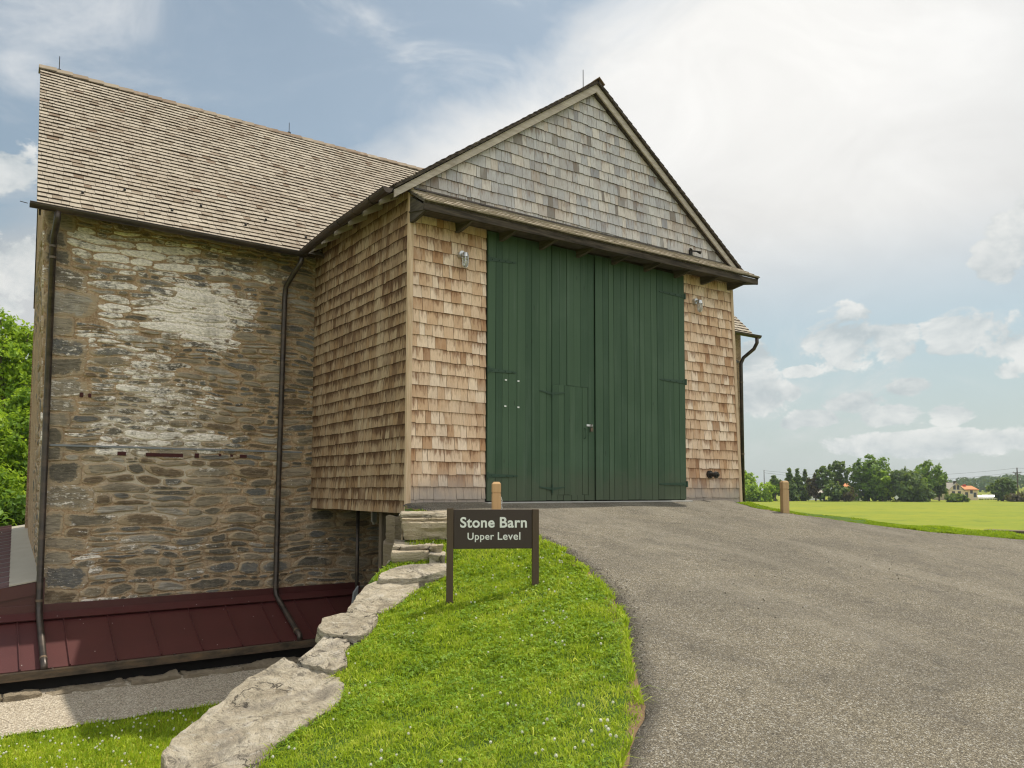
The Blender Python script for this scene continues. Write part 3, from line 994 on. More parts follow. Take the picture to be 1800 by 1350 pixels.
# ------------------------------------------------------------------ rubble masonry
def rubble(S, T, seed, hmin=.05, hmax=.16, joint=.014, quoin=None, skip=None, shape=None):
    """list of (outline points in (s,t), tint, size) filling an S x T wall"""
    r = random.Random(seed); out = []
    t = 0.0
    while t < T:
        h = r.uniform(hmin, hmax) if r.random() > .18 else r.uniform(hmax, hmax * 1.45)
        s = -r.random() * .2
        if quoin: s = quoin(t, h, r)
        while s < S:
            ww = max(.10, min(.80, h * r.uniform(1.5, 5.6)))
            if r.random() < .2 and h > .10:
                k = r.uniform(.35, .65)
                out.append((s, t, ww, h * k)); 
                if r.random() < .5:
                    j = r.uniform(.35, .65); out.append((s, t + h * k, ww * j, h * (1 - k))); out.append((s + ww * j, t + h * k, ww * (1 - j), h * (1 - k)))
                else:
                    out.append((s, t + h * k, ww, h * (1 - k)))
            else:
                out.append((s, t, ww, h))
            s += ww
        t += h
    return out


def warp(s, t):
    return (s + fbm(s, t, 1, 3, 1.3) * .05, t + fbm(s, t, 7, 3, .9) * .075 + fbm(s, t, 17, 2, 2.7) * .02)


def stones_mesh(cells, to3d, normal, seed, joint=.013, prot=.021, washf=None, clip=None, big=False):
    r = random.Random(seed); mb = MB(); wash = []; rim = []
    N = Vector(normal)
    for (s, t, ww, h) in cells:
        cx, ct = s + ww / 2, t + h / 2
        tint = r.random(); 
        w_ = max(0.0, min(1.0, (washf(*warp(cx, ct)) if washf else 0) + r.uniform(-.16, .16)))
        n = 18
        e = r.uniform(3.2, 8.0)
        lopL, lopR = r.uniform(.62, 1), r.uniform(.62, 1)
        if big: e, lopL, lopR = 7, 1, 1
        sh = r.uniform(-.12, .12) * h
        a_, b_ = ww / 2 - joint * r.uniform(.25, 1.1), h / 2 - joint * r.uniform(.15, .85)
        if a_ < .02 or b_ < .012: continue
        ph = r.random() * 99
        ring = []
        for k in range(n):
            th = 2 * math.pi * (k + .5) / n
            c, q = math.cos(th), math.sin(th)
            rr = (abs(c) ** e + abs(q) ** e) ** (-1 / e)
            x, y = c * rr, q * rr
            lop = lopL + (lopR - lopL) * (x * .5 + .5)
            jit = 1 + .13 * mnoise.noise(Vector((c * 1.7, q * 1.7, ph))) + r.uniform(-.045, .045)
            ring.append((x * a_ * jit, y * b_ * jit * (lop if abs(x) > .55 else 1) + sh * x))
        if clip and not clip(cx, ct): continue
        hgt = prot * r.uniform(.35, 1.5) * (1 - .65 * w_) + (.004 if big else 0)
        i0 = len(mb.v)
        tlx, tly = r.uniform(-.05, .05), r.uniform(-.10, .10)
        for sc_, hh in ((1.03, -.012), (.99, hgt * .55), (.90, hgt), (.55, hgt * 1.12)):
            for (x, y) in ring:
                p = warp(cx + x * sc_, ct + y * sc_)
                z = hh
                if hh > 0: z += (x * tlx + y * tly) * .5 + .004 * mnoise.noise(Vector((p[0] * 14, p[1] * 22, ph)))
                mb.v.append(tuple(to3d(*p) + N * z)); wash.append(w_); rim.append({1.03: 1, .99: 1, .90: .8, .55: .25}[sc_])
        p = warp(cx, ct); mb.v.append(tuple(to3d(*p) + N * hgt * 1.1)); wash.append(w_); rim.append(0)
        for j in range(3):
            for k in range(n):
                k2 = (k + 1) % n
                mb.f.append((i0 + j * n + k, i0 + j * n + k2, i0 + (j + 1) * n + k2, i0 + (j + 1) * n + k)); mb.t.append(tint); mb.uv.append([(0, 0)] * 4)
        for k in range(n):
            mb.f.append((i0 + 3 * n + k, i0 + 3 * n + (k + 1) % n, i0 + 4 * n)); mb.t.append(tint); mb.uv.append([(0, 0)] * 3)
    mb.rim = rim
    return mb, wash


# ------------------------------------------------------------------ the barn
barn = thing('stone_barn', 'fieldstone bank barn with a cedar shingled wagon bay, green doors and a wooden shingle roof', 'barn', (9.0, YW, ZG))

# where old whitewash survives on the front wall, in wall metres (x along the wall, z up)
WASH = []
for (px_, py_, rx_, ry_, amt) in [(345, 548, 95, 60, .90), (420, 545, 40, 40, .72), (300, 520, 60, 40, .72), (380, 590, 40, 40, .8), (230, 640, 90, 75, .66), (310, 690, 95, 45, .64), (250, 760, 125, 50, .66), (350, 775, 80, 30, .60), (190, 590, 60, 40, .6),
                                  (300, 470, 200, 55, .52), (150, 430, 60, 60, .40), (140, 520, 60, 50, .45), (130, 630, 50, 70, .42), (420, 640, 40, 60, .35), (150, 985, 30, 70, .62), (190, 1050, 90, 16, .62),
                                  (120, 805, 40, 25, .5), (250, 950, 120, 90, .22), (570, 990, 60, 50, .45), (600, 960, 60, 60, .35)]:
    p = at_y(px_, py_, YW); q = at_y(px_ + rx_, py_, YW); k = at_y(px_, py_ - ry_, YW)
    WASH.append((p.x, p.z, abs(q.x - p.x), abs(k.z - p.z), amt))


STONE_WASH = [(at_y(px_, py_, YW).x, at_y(px_, py_, YW).z, rx_, rz_, am_) for px_, py_, rx_, rz_, am_ in
              [(270, 450, 1.5, .42, .78), (190, 520, .5, .5, .62), (400, 470, 1.2, .35, .60), (180, 700, .6, .9, .55), (330, 850, 1.6, .5, .40), (250, 980, 1.6, .7, .42)]]


def stonewash(x, z):
    v = washf(x, z)
    for (a, b, ra, rb, amt) in STONE_WASH:
        d = ((x - a) / ra) ** 2 + ((z - b) / rb) ** 2
        v = max(v, amt * math.exp(-d * d * .5))
    return v


def washf(x, z):
    v = .31
    for (a, b, ra, rb, amt) in WASH:
        d = ((x - a) / ra) ** 2 + ((z - b) / rb) ** 2
        v = max(v, amt * math.exp(-d * d * .5))
    return v


def lean(z): return .17 * (4.36 - z) / 6.2        # the corner leans a little outwards with height


Z0W, Z1W = -2.85, 4.36
XL = .845


def wall3(s, t):
    z = Z0W + t
    k = max(0.0, 1 - s / 4.3)
    return Vector((XL + s + lean(z) * k, YW, z))


rq = random.Random(11)
QU = []
t = 0.0
while t < Z1W - Z0W:
    h = rq.uniform(.20, .44)
    h = min(h, Z1W - Z0W - t)
    QU.append((0.0, t, rq.uniform(.30, .75), h)); t += h


def quoin_start(t, h, r):
    for (s, q, ww, qh) in QU:
        if q <= t + h / 2 < q + qh: return ww
    return .3


W_S = 6.9
cells = rubble(W_S, Z1W - Z0W, 5, quoin=quoin_start)
# the quoin end of a course stays clear of ordinary stones
cells = [c for c in cells if not any(c[0] < q[2] - .01 and c[1] + c[3] / 2 > q[1] and c[1] + c[3] / 2 < q[1] + q[3] for q in QU)]
wf = lambda s, t: stonewash(wall3(s, t).x, wall3(s, t).z)
mbS, wsh = stones_mesh(cells, wall3, (0, -1, 0), 21, washf=wf)
stone_o = mbS.build('stone_facing', 'stone', None, smooth=True, verts_attr={'wash': wsh, 'rim': mbS.rim})
wl = MB()
sgrid = np.linspace(0, W_S + .2, 100); tgrid = np.linspace(0, Z1W - Z0W, 110)
Xw = np.zeros((len(tgrid), len(sgrid))); Zw = Xw.copy(); Ww = Xw.copy(); Tw = Xw.copy()
for i, tt in enumerate(tgrid):
    for j, ss in enumerate(sgrid):
        p = wall3(ss, tt); Xw[i, j] = p.x; Zw[i, j] = p.z; Ww[i, j] = washf(p.x, p.z)
        pale = math.exp(-(((p.x - 2.6) / 1.5) ** 2 + ((p.z - .6) / 1.9) ** 2))
        Tw[i, j] = .18 + .62 * pale
Yw = np.full_like(Xw, YW)
front_wall = grid_mesh('stone_wall', Xw[:, ::-1], Yw[:, ::-1], Zw[:, ::-1], 'mortar', {'wash': Ww[:, ::-1], 'tint': Tw[:, ::-1]}, barn)
stone_o.parent = front_wall
stone_o.matrix_parent_inverse = Matrix.Identity(4)
stone_o.location = -world_loc(front_wall)
stone_o.name = 'facing_stones'
mbQ, wshq = stones_mesh([(0.012, q[1], q[2] - .012, q[3]) for q in QU], lambda s, t: wall3(max(0, s), t), (0, -1, 0), 77, joint=.008, prot=.012, washf=lambda s, t: wf(s, t) * .45 + .26, big=True)
qo = mbQ.build('quoin_stones', 'stone', front_wall, smooth=False, verts_attr={'wash': wshq, 'rim': mbQ.rim})

# body of the barn behind the facing: gable ends, back and the plain run behind the bay
bd = MB()
GL = [(XL + lean(Z0W), YW + .001, Z0W), (XL + lean(Z1W), YW + .001, Z1W), (.93, YRDG, 8.20), (1.17, 21.2, 4.5), (1.25, 21.2, Z0W)]
bd.face([Vector(p) for p in (GL[0], GL[4], GL[3], GL[2], GL[1])], .3)
gable_end = bd.build('gable_wall', 'mortar', barn, verts_attr={'wash': [.30] * 5})
mbE = MB(); we = []
def gable3(s, t):
    z = Z0W + t
    a = Vector((XL + lean(z), YW, z)); k = s / 7.26
    kz = (z - Z0W) / (Z1W - Z0W)
    return Vector((a.x + k * (.235 + .09 * kz) - .004, YW + s, z))
ec = [(0, q[1], (.55 if i % 2 else .32), q[3]) for i, q in enumerate(QU)]
ec += [c for c in [(s0, t0, w0, h0) for (s0, t0, w0, h0) in rubble(5.0, Z1W - Z0W, 15, .08, .2)] if c[0] > .55]
mbE, we = stones_mesh(ec, gable3, (-1, .03, 0), 31, washf=lambda s, t: .52 if s < .6 else .30, prot=.02)
mbE.build('gable_stones', 'stone', gable_end, smooth=True, verts_attr={'wash': we, 'rim': mbE.rim})
bk = MB()
bk.face([(7.6, YW, Z0W), (17.72, YW, Z0W), (17.72, YW, Z1W), (7.6, YW, Z1W)], .4)
bk.face([(17.72, YW, Z0W), (17.72, 21.2, Z0W), (17.72, 21.2, Z1W), (17.72, YRDG, 8.2), (17.72, YW, Z1W)], .4)
bk.face([(17.72, 21.2, Z0W), (1.17, 21.2, Z0W), (1.17, 21.2, Z1W), (17.72, 21.2, Z1W)], .4)
bw = bk.build('rear_wall', 'mortar', barn, verts_attr={'wash': [.2] * 13})
cells2 = [(c[0] + 11.9, c[1], c[2], c[3]) for c in rubble(4.95, 7.2, 45, .09, .22)]
mb2, w2 = stones_mesh(cells2, lambda s, t: Vector((.85 + s, YW, Z0W + t)), (0, -1, 0), 5, washf=lambda s, t: .2, clip=lambda s, t: s < 16.55, prot=.006)
mb2.build('end_stones', 'stone', bw, smooth=True, verts_attr={'wash': w2, 'rim': mb2.rim})

# main roof, front slope (a shade out of square at the left rake)
rl_b, rl_t = Vector((.715, YE - .10, ZE - .10)), Vector((.885, YRDG, ZRDG))
U = Vector((1, 0, 0)); Wd = Vector((0, YRDG - YE + .10, ZRDG - ZE + .10)); SL = Wd.length; Wd.normalize()
Nn = Vector((0, -Wd.z, Wd.y))
O = Vector((0, YE - .10, ZE - .10))
rf = MB()
poly = [(rl_b.x, 0), (17.76, 0), (17.76, SL), (rl_t.x, SL)]
deck = MB().prism([O + U * a + Wd * c - Nn * .03 for a, c in poly], Nn * .026, .9)
roof_o = deck.build('roof', 'dark_wood', barn)
shingles(rf, O, U, Wd, Nn, poly, .142, .09, .19, .025, 3, jit=.0035, wave=.014, tintf=lambda r, x, y: min(1, max(0, r.gauss(.48, .17))) if r.random() > .07 else r.choice([.93, .98, .06]))
rf.build('roof_shingles', 'roof_shingle', roof_o)
bs = MB()
bs.prism([(.92, YRDG, ZRDG - .05), (1.17, 21.6, 4.3), (18.05, 21.6, 4.3), (18.05, YRDG, ZRDG - .05)], (0, .02, .03), .5)
bs.build('roof_rear', 'dark_wood', roof_o)
rc = MB()
x = .86
rr = random.Random(4)
while x < 18.0:
    sag = -.03 * math.sin((x - .9) / 8.2 * math.pi) if x < 9.1 else 0
    L = .30
    z0 = ZRDG + .015 + sag
    rc.prism([(x, YRDG - .02, z0 + .028), (x, YRDG - .13, z0 - .085), (x, YRDG - .125, z0 - .10), (x, YRDG, z0 + .005), (x, YRDG + .125, z0 - .10), (x, YRDG + .13, z0 - .085), (x, YRDG + .02, z0 + .028)], (L, 0, .020), .86 + .1 * rr.random())
    x += L * .93
rc.build('ridge_cap', 'roof_shingle', roof_o)
rk = MB()
rk.prism([rl_b + Vector((.03, 0, -.015)), rl_t + Vector((.03, 0, -.015)), rl_t + Vector((.03, 0, -.19)), rl_b + Vector((.03, .0, -.15))], (.028, 0, 0))
rk.build('rake_board', 'dark_wood', barn, .004)
sg = MB()
for (px_, py_) in [(144.7, 342), (218.7, 337), (302, 373), (352.7, 365), (431, 398), (466.7, 389), (537, 420)]:
    d = ray(px_, py_); tt = O.dot(Nn) / d.dot(Nn); p = d * tt
    s_ = MB().box((-.018, -.012, -.01), (.018, .012, .035), frame=Matrix.Translation(p) @ Matrix.Rotation(rad(45), 4, 'X'))
    s_.sphere(p + Nn * .04, .022, 8, 5)
    s_.build('snow_guard', 'iron', barn)
for (px_, pt_, pb_) in [(104, 98, 124), (508, 215, 240)]:
    b_ = at_y(px_, pb_, YRDG); t_ = at_y(px_, pt_, YRDG)
    lr = MB().tube([(b_.x, YRDG, ZRDG - .05), (b_.x, YRDG, t_.z - .02), (b_.x, YRDG, t_.z)], [.008, .007, .002], 6).box((b_.x - .03, YRDG - .03, ZRDG), (b_.x + .03, YRDG + .03, ZRDG + .05))
    lr.build('lightning_rod', 'iron', barn)


def half_gutter(path, r, lip, name, parent, m='copper', N=9):
    """half-round trough along a polyline, open upwards, with a rolled front lip"""
    mb = MB(); path = [Vector(p) for p in path]
    rings = []
    for k, p in enumerate(path):
        d = (path[min(k + 1, len(path) - 1)] - path[max(k - 1, 0)]).normalized()
        a = d.cross(Vector((0, 0, 1))).normalized()
        i = len(mb.v)
        for R_ in (r, r - .006):
            for q in range(N + 1):
                th = math.pi * q / N
                mb.v.append(tuple(p + a * (-math.cos(th) * R_) + Vector((0, 0, -math.sin(th) * R_))))
        rings.append(i)
    n = N + 1
    for k in range(len(rings) - 1):
        for q in range(N):
            a, b = rings[k] + q, rings[k + 1] + q
            mb.f.append((a, a + 1, b + 1, b)); mb.f.append((a + n, b + n, b + n + 1, a + n + 1))
            mb.t += [.5] * 2; mb.uv += [[(0, 0)] * 4] * 2
    for ends in (rings[0], rings[-1]):
        mb.f.append(tuple(ends + q for q in range(n))); mb.t.append(.5); mb.uv.append([(0, 0)] * n)
    for sgn in (-1, 1):
        pts = []
        for k, p in enumerate(path):
            d = (path[min(k + 1, len(path) - 1)] - path[max(k - 1, 0)]).normalized()
            a = d.cross(Vector((0, 0, 1))).normalized()
            pts.append(p + a * sgn * (r - .002))
        mb.tube(pts, .009, 6)
    return mb.build(name, m, parent, smooth=False)


GZ = ZE - .105
g1 = half_gutter([(.62, YE - .19, GZ), (2.8, YE - .19, GZ - .004), (BE_X - .04, YE - .19, GZ - .01)], .075, .01, 'gutter', barn)
g2 = half_gutter([(BE_X - .09, YE - .10, GZ + .015), (BE_X - .09, 12, BE_Z - .075), (BE_X - .09, 9.98, BE_Z - .07)], .075, .01, 'gutter', barn)
for yk in (12.9, 12.3, 11.7, 11.1, 10.5):
    MB().tube([Vector((BE_X - .09 + math.cos(t_) * .080, yk, BE_Z - .075 - math.sin(t_) * .080)) for t_ in np.linspace(0, math.pi, 9)], .008, 6).build('gutter_strap', 'copper', g2)
g3 = half_gutter([(XR + .05, YE - .19, GZ), (17.86, YE - .19, GZ)], .075, .01, 'gutter', barn)
MB().tube([(.60, YE - .1, GZ + .01), (.50, YE - .1, GZ + .02)], .006, 6).build('gutter_spike', 'iron', g1)
# downspouts
RYB, RZB = 12.70, -2.50          # lower roof eave
RYT, RZT = YW - .02, -1.93       # lower roof top


def roof_low(y): return RZB + (RZT - RZB) * (y - RYB) / (RYT - RYB)


def downspout(pts, r, name='downspout', bands=()):
    o = MB().tube(pts, r, 12).build(name, 'copper', barn, smooth=True)
    for p, d in bands:
        p = Vector(p); d = Vector(d).normalized() * .018
        MB().tube([p - d, p + d], r + .006, 12).build('pipe_band', 'copper_worn', o)
    return o


x1 = .985
downspout([(x1, YE - .19, GZ - .05), (x1, YE - .19, GZ - .16), (x1 - .005, YE - .13, GZ - .26), (x1 - .01, YW - .085, GZ - .36), (x1, YW - .085, 1.0), (x1 + .01, YW - .085, -1.78), (x1 + .012, YW - .13, roof_low(YW - .15) + .09), (x1 + .012, RYB + .06, RZB + .11), (x1 + .012, RYB - .06, RZB + .06), (x1 + .012, RYB - .08, RZB - .03)], .047,
          bands=[((x1 - .01, YW - .085, 3.78), (0, 0, 1)), ((x1 - .008, YW - .085, 3.6), (0, 0, 1)), ((x1 + .01, YW - .085, -1.70), (0, 0, 1)), ((x1 + .012, RYB + .08, RZB + .115), (0, -1, -.4))])
xa = 4.70; xb = 4.62
downspout([(BE_X - .10, YE - .16, GZ - .05), (BE_X - .12, YE - .16, GZ - .18), (xa + .02, YE + .02, GZ - .38), (xa - .03, YW - .10, GZ - .56), (xa - .04, YW - .085, GZ - .75), (xb, YW - .085, 0), (xb - .005, YW - .085, -1.80), (xb, YW - .13, roof_low(YW - .15) + .08), (xb + .02, RYB + .10, RZB + .125), (xb + .02, RYB - .02, RZB + .09), (xb + .02, RYB - .05, RZB - .03)], .047,
          bands=[((xb - .005, YW - .085, -1.74), (0, 0, 1)), ((xb + .02, RYB + .12, RZB + .13), (0, -1, -.4))])
x3 = 17.58
downspout([(17.74, YE - .19, GZ - .04), (17.74, YE - .19, GZ - .20), (17.72, YE - .10, GZ - .36), (17.62, YW - .16, GZ - .58), (x3 - .02, YW - .12, GZ - .74), (x3 - .02, YW - .12, ZG)], .05, bands=[((x3 - .02, YW - .12, 1.0), (0, 0, 1)), ((x3 - .02, YW - .12, 3.0), (0, 0, 1))])
# flashing strip and old beam sockets in the stone
la, lb_ = at_y(87, 782, YW), at_y(530, 795, YW)
fs = MB()
for k in range(14):
    a, b = k / 14, (k + 1) / 14
    pa, pb = la.lerp(lb_, a), la.lerp(lb_, b)
    fs.box((pa.x, YW - .030, pa.z - .016), (pb.x, YW - .004, pa.z + .016 - .006 * rr.random()))
fs.build('lead_strip', 'lead', barn)
for (xa_, xb_, ya_, yb_) in [(206, 221, 794, 801), (256, 321, 796, 804), (342, 349, 797, 805), (384, 388, 798, 802), (404, 409, 799, 803), (421, 433, 799, 805), (140, 146, 690, 698), (155, 160, 692, 699)]:
    p, q = at_y(xa_, ya_, YW), at_y(xb_, yb_, YW)
    MB().box((p.x, YW - .026, q.z), (q.x, YW + .05, p.z)).build('beam_socket', 'beam_red', barn)

# ---------------- the wagon bay
ZB = -.35
# side wall
sw = MB()
sw.prism([(XS + .02, YF + .03, ZB), (XS + .02, YW, ZB), (XS + .02, YW, BE_Z + .2), (XS + .02, YF + .03, BE_Z + .2)], (.10, 0, 0))
side = sw.build('side_wall', 'dark_wood', barn)
shm = MB()
Ls = YW - YF
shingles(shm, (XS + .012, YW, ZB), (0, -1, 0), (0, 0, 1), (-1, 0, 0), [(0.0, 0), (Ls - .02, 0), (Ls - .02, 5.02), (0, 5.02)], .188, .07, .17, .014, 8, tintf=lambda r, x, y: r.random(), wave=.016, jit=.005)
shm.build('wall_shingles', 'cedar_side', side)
# front wall pieces either side of the doors, and over them
DX0, DX1, DXM, DZ0, DZ1 = 6.625, 11.135, 8.865, -.205, 4.10
fw = MB()
fw.box((XS + .1, YF + .012, -.35), (DX0 - .01, YF + .12, 4.62)).box((DX1 + .01, YF + .012, -.35), (XR - .30, YF + .12, 4.5)).box((DX0 - .01, YF + .012, DZ1 - .02), (DX1 + .01, YF + .12, 4.62))
front = fw.build('front_wall', 'dark_wood', barn)
fm = MB()
fl = (XS, YF + .01, -.335)
tf = lambda r, x, y: r.random() if y > .40 else .3
shingles(fm, fl, (1, 0, 0), (0, 0, 1), (0, -1, 0), [(.06, .07), (DX0 - XS - .005, .12), (DX0 - XS - .005, 4.75), (.06, 4.75)], .188, .085, .21, .018, 13, tintf=tf)
fm.build('wall_shingles', 'cedar_front', front)
fm = MB()
shingles(fm, fl, (1, 0, 0), (0, 0, 1), (0, -1, 0), [(DX1 - XS + .012, .06), (XR - XS - .055, -.0), (XR - XS - .055 - .215, 4.75), (DX1 - XS + .012, 4.75)], .188, .085, .21, .018, 14, tintf=tf)
fm.build('wall_shingles', 'cedar_front', front)
MB().box((XS - .022, YF - .028, -.33), (XS + .058, YF + .03, 4.52)).build('corner_board', 'corner', barn, .004)
MB().prism([(XR - .055, YF - .022, -.40), (XR + .02, YF - .022, -.40), (XR - .20, YF - .022, 4.40), (XR - .275, YF - .022, 4.40)], (0, .05, 0)).build('corner_board', 'corner', barn, .004)
MB().prism([(XR - .12, YF + .05, -.4), (XR, YF + .05, -.4), (XR - .22, YF + .05, 4.5), (XR - .34, YF + .05, 4.5)], (0, YW - YF - .06, 0)).build('side_wall', 'dark_wood', barn)
MB().box((XS + .03, YF + .06, ZB + .03), (XR - .02, YW - .02, ZB + .10)).build('bay_floor', 'dark_wood', barn)
# gable
gb = MB()
k_ = (BR_Z - BE_Z) / (BR_X - BE_X)
def rz(x): return BE_Z + (x - BE_X) * k_ if x < BR_X else BR_Z - (x - BR_X) * (BR_Z - BE_Z) / (12.86 - BR_X)
gz0 = 4.40
gb.face([(XS + .02, YF + .012, gz0), (XR - .02, YF + .012, gz0 + .05), (XR - .02, YF + .012, rz(XR - .02) - .04), (BR_X, YF + .012, BR_Z - .05), (XS + .02, YF + .012, rz(XS + .02) - .04)])
gab = gb.build('gable_wall', 'dark_wood', barn)
gp = [(.02, .0), (XR - XS - .16, .075), (BR_X - XS, BR_Z - gz0 - .10), (.02, rz(XS) - gz0 - .10)]
gm = MB()
shingles(gm, (XS, YF + .008, gz0), (1, 0, 0), (0, 0, 1), (0, -1, 0), gp, .185, .07, .19, .018, 17, wave=.03, jit=.006, tintf=lambda r, x, y: min(.97, max(0, r.gauss(.5 if y < 1.1 else .36, .22))) if r.random() > .035 else .99)
gm.build('wall_shingles', 'cedar_grey', gab)
# bay roof
ov = .16
YB = YF - ov
for sgn, ex_, ez_ in ((-1, BE_X, BE_Z), (1, 12.88, BE_Z + .02)):
    ridge = Vector((BR_X, YB, BR_Z + .02)); ev = Vector((ex_ - (.07 if sgn > 0 else 0), YB, ez_ - .02))
    Wv = (ridge - ev); sl = Wv.length; Wv.normalize()
    Uv = Vector((0, 1, 0)) if sgn < 0 else Vector((0, -1, 0))
    Nv = Vector((Wv.z * sgn, 0, abs(Wv.x)))
    Ov = ev.copy()
    dep_l = YW + .05 - YB
    if sgn < 0:
        py = [(0, 0), (dep_l - .3, 0), (dep_l + 2.7, sl), (0, sl)]
        Uv = Vector((0, 1, 0))
        pts = [Ov + Uv * a + Wv * c for a, c in py]
        dk = MB().prism([p - Nv * .035 for p in pts], Nv * .030)
        r1 = dk.build('bay_roof', 'dark_wood', barn)
        m1 = MB(); shingles(m1, Ov, Uv, Wv, Nv, py, .142, .09, .19, .016, 23)
    else:
        py = [(-dep_l, 0), (0, 0), (0, sl), (-dep_l - 2.7, sl)]
        pts = [Ov + Uv * a + Wv * c for a, c in py]
        dk = MB().prism([p - Nv * .035 for p in pts], Nv * .030)
        r1 = dk.build('bay_roof', 'dark_wood', barn)
        m1 = MB(); shingles(m1, Ov, Uv, Wv, Nv, py, .142, .09, .19, .016, 24)
    m1.build('roof_shingles', 'roof_shingle', r1)
    # barge board under the shingle ends
    a = ev + Vector((0.02 * -sgn, .045, -.045)); b = ridge + Vector((0, .045, -.045))
    th = Vector((0, 0, -.145))
    MB().prism([a, b, b + th * 1.05, a + th * .82], (0, .03, 0)).build('barge_board', 'barge', barn, .004)
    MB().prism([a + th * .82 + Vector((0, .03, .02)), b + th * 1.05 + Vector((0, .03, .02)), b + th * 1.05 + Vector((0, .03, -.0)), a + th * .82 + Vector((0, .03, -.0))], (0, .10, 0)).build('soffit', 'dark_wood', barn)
cap = MB()
y = YB - .03
while y < YRDG + .6:
    z0 = BR_Z + .045
    cap.prism([(BR_X, y, z0 + .03), (BR_X + .13, y, z0 - .075), (BR_X + .125, y, z0 - .09), (BR_X, y, z0 + .012), (BR_X - .125, y, z0 - .09), (BR_X - .13, y, z0 - .075)], (0, .30, -.018), .86 + .1 * rr.random())
    y += .27
cap.build('ridge_cap', 'roof_shingle', barn)
# exposed rafter tails along the bay eave
yk = YF + .35
while yk < YW - .1:
    MB().prism([(BE_X + .02, yk, BE_Z - .06), (XS + .02, yk, rz(XS) - .06), (XS + .02, yk, rz(XS) - .20), (BE_X + .02, yk, BE_Z - .15)], (0, .06, 0)).build('rafter_tail', 'barge', barn, .003)
    yk += .58
p_ = at_y(1025, 122, 10.45); q_ = at_y(1025, 150, 10.45)
MB().tube([(p_.x, 10.45, BR_Z), (p_.x, 10.45, p_.z - .02), (p_.x, 10.45, p_.z)], [.008, .007, .002], 6).box((p_.x - .03, 10.42, BR_Z + .02), (p_.x + .03, 10.48, BR_Z + .10)).build('lightning_rod', 'iron', barn)

# pent roof over the doors
PX0, PX1, PY0 = XS - .03, 12.78, 9.59
pt_z, pb_z = 4.47, 4.155
pn = Vector((0, -(pt_z - pb_z), YF - PY0)).normalized()
pw = Vector((0, YF - PY0, pt_z - pb_z)); pl = pw.length; pw.normalize()
pn = Vector((0, -pw.z, pw.y))
rise = .085 / (PX1 - PX0)
PU = Vector((1, 0, rise)).normalized()
pO = Vector((PX0, PY0, pb_z))
pd = MB().prism([pO - pn * .04, pO + PU * (PX1 - PX0) - pn * .04, pO + PU * (PX1 - PX0) + pw * pl - pn * .04, pO + pw * pl - pn * .04], pn * .034)
pent = pd.build('pent_roof', 'soffit', barn)
pm = MB()
shingles(pm, pO, PU, pw, pn, [(0, -.03), (PX1 - PX0, -.03), (PX1 - PX0, pl - .01), (0, pl - .01)], .15, .09, .2, .018, 31, y0=-.03, butt=.3)
pm.build('roof_shingles', 'roof_shingle', pent)
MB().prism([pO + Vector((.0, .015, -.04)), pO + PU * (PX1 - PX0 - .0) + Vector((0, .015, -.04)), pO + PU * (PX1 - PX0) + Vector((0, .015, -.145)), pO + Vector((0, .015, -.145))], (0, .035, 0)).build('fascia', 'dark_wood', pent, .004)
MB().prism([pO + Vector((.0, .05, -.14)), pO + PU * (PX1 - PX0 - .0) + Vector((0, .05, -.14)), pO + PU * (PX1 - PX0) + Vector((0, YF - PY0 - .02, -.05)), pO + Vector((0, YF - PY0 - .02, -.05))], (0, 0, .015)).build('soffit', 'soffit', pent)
xk = PX0 + .02
while xk < PX1:
    zz = (xk - PX0) * rise
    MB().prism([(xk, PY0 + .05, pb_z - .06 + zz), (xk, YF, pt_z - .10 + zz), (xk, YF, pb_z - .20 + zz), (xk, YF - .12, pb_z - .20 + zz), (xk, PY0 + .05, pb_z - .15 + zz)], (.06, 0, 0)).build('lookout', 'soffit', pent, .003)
    xk += .80
MB().prism([(XS, YF - .012, pt_z + .015), (XR, YF - .012, pt_z + .085), (XR, YF - .012, pt_z + .105), (XS, YF - .012, pt_z + .04)], (0, -.02, 0)).build('flashing', 'copper', pent)
MB().prism([(PX1 - .02, PY0 - .02, pb_z - .02 + .085), (PX1 + .11, PY0 + .1, pb_z + .04 + .085), (PX1 + .11, PY0 + .13, pb_z + .085), (PX1 - .02, PY0 + .06, pb_z - .13 + .085)], (0, .06, .01)).build('eave_tip', 'copper', pent)


# ---------------- doors
def planks(mb, x0, x1, z0, z1, y, seed, wmin=.12, wmax=.18, th=.03, gap=.005, ztop=None):
    r = random.Random(seed); x = x0
    while x < x1 - .01:
        wd = min(r.uniform(wmin, wmax), x1 - x)
        if x1 - (x + wd) < .06: wd = x1 - x
        yo = r.uniform(-.005, .005); g_ = gap * r.choice((.15, .3, .8, 1.3, 2.0)); a, b = x + g_ / 2, x + wd - g_ / 2
        c = .004
        tint = r.random()
        zb_ = z0 + r.uniform(-.006, .004)
        prof = [(a, y + th), (a, y + yo + c), (a + c, y + yo), (b - c, y + yo), (b, y + yo + c), (b, y + th)]
        mb.prism([(q[0], q[1], zb_) for q in prof], (0, 0, z1 - zb_ + r.uniform(0, .003)), tint)
        x += wd


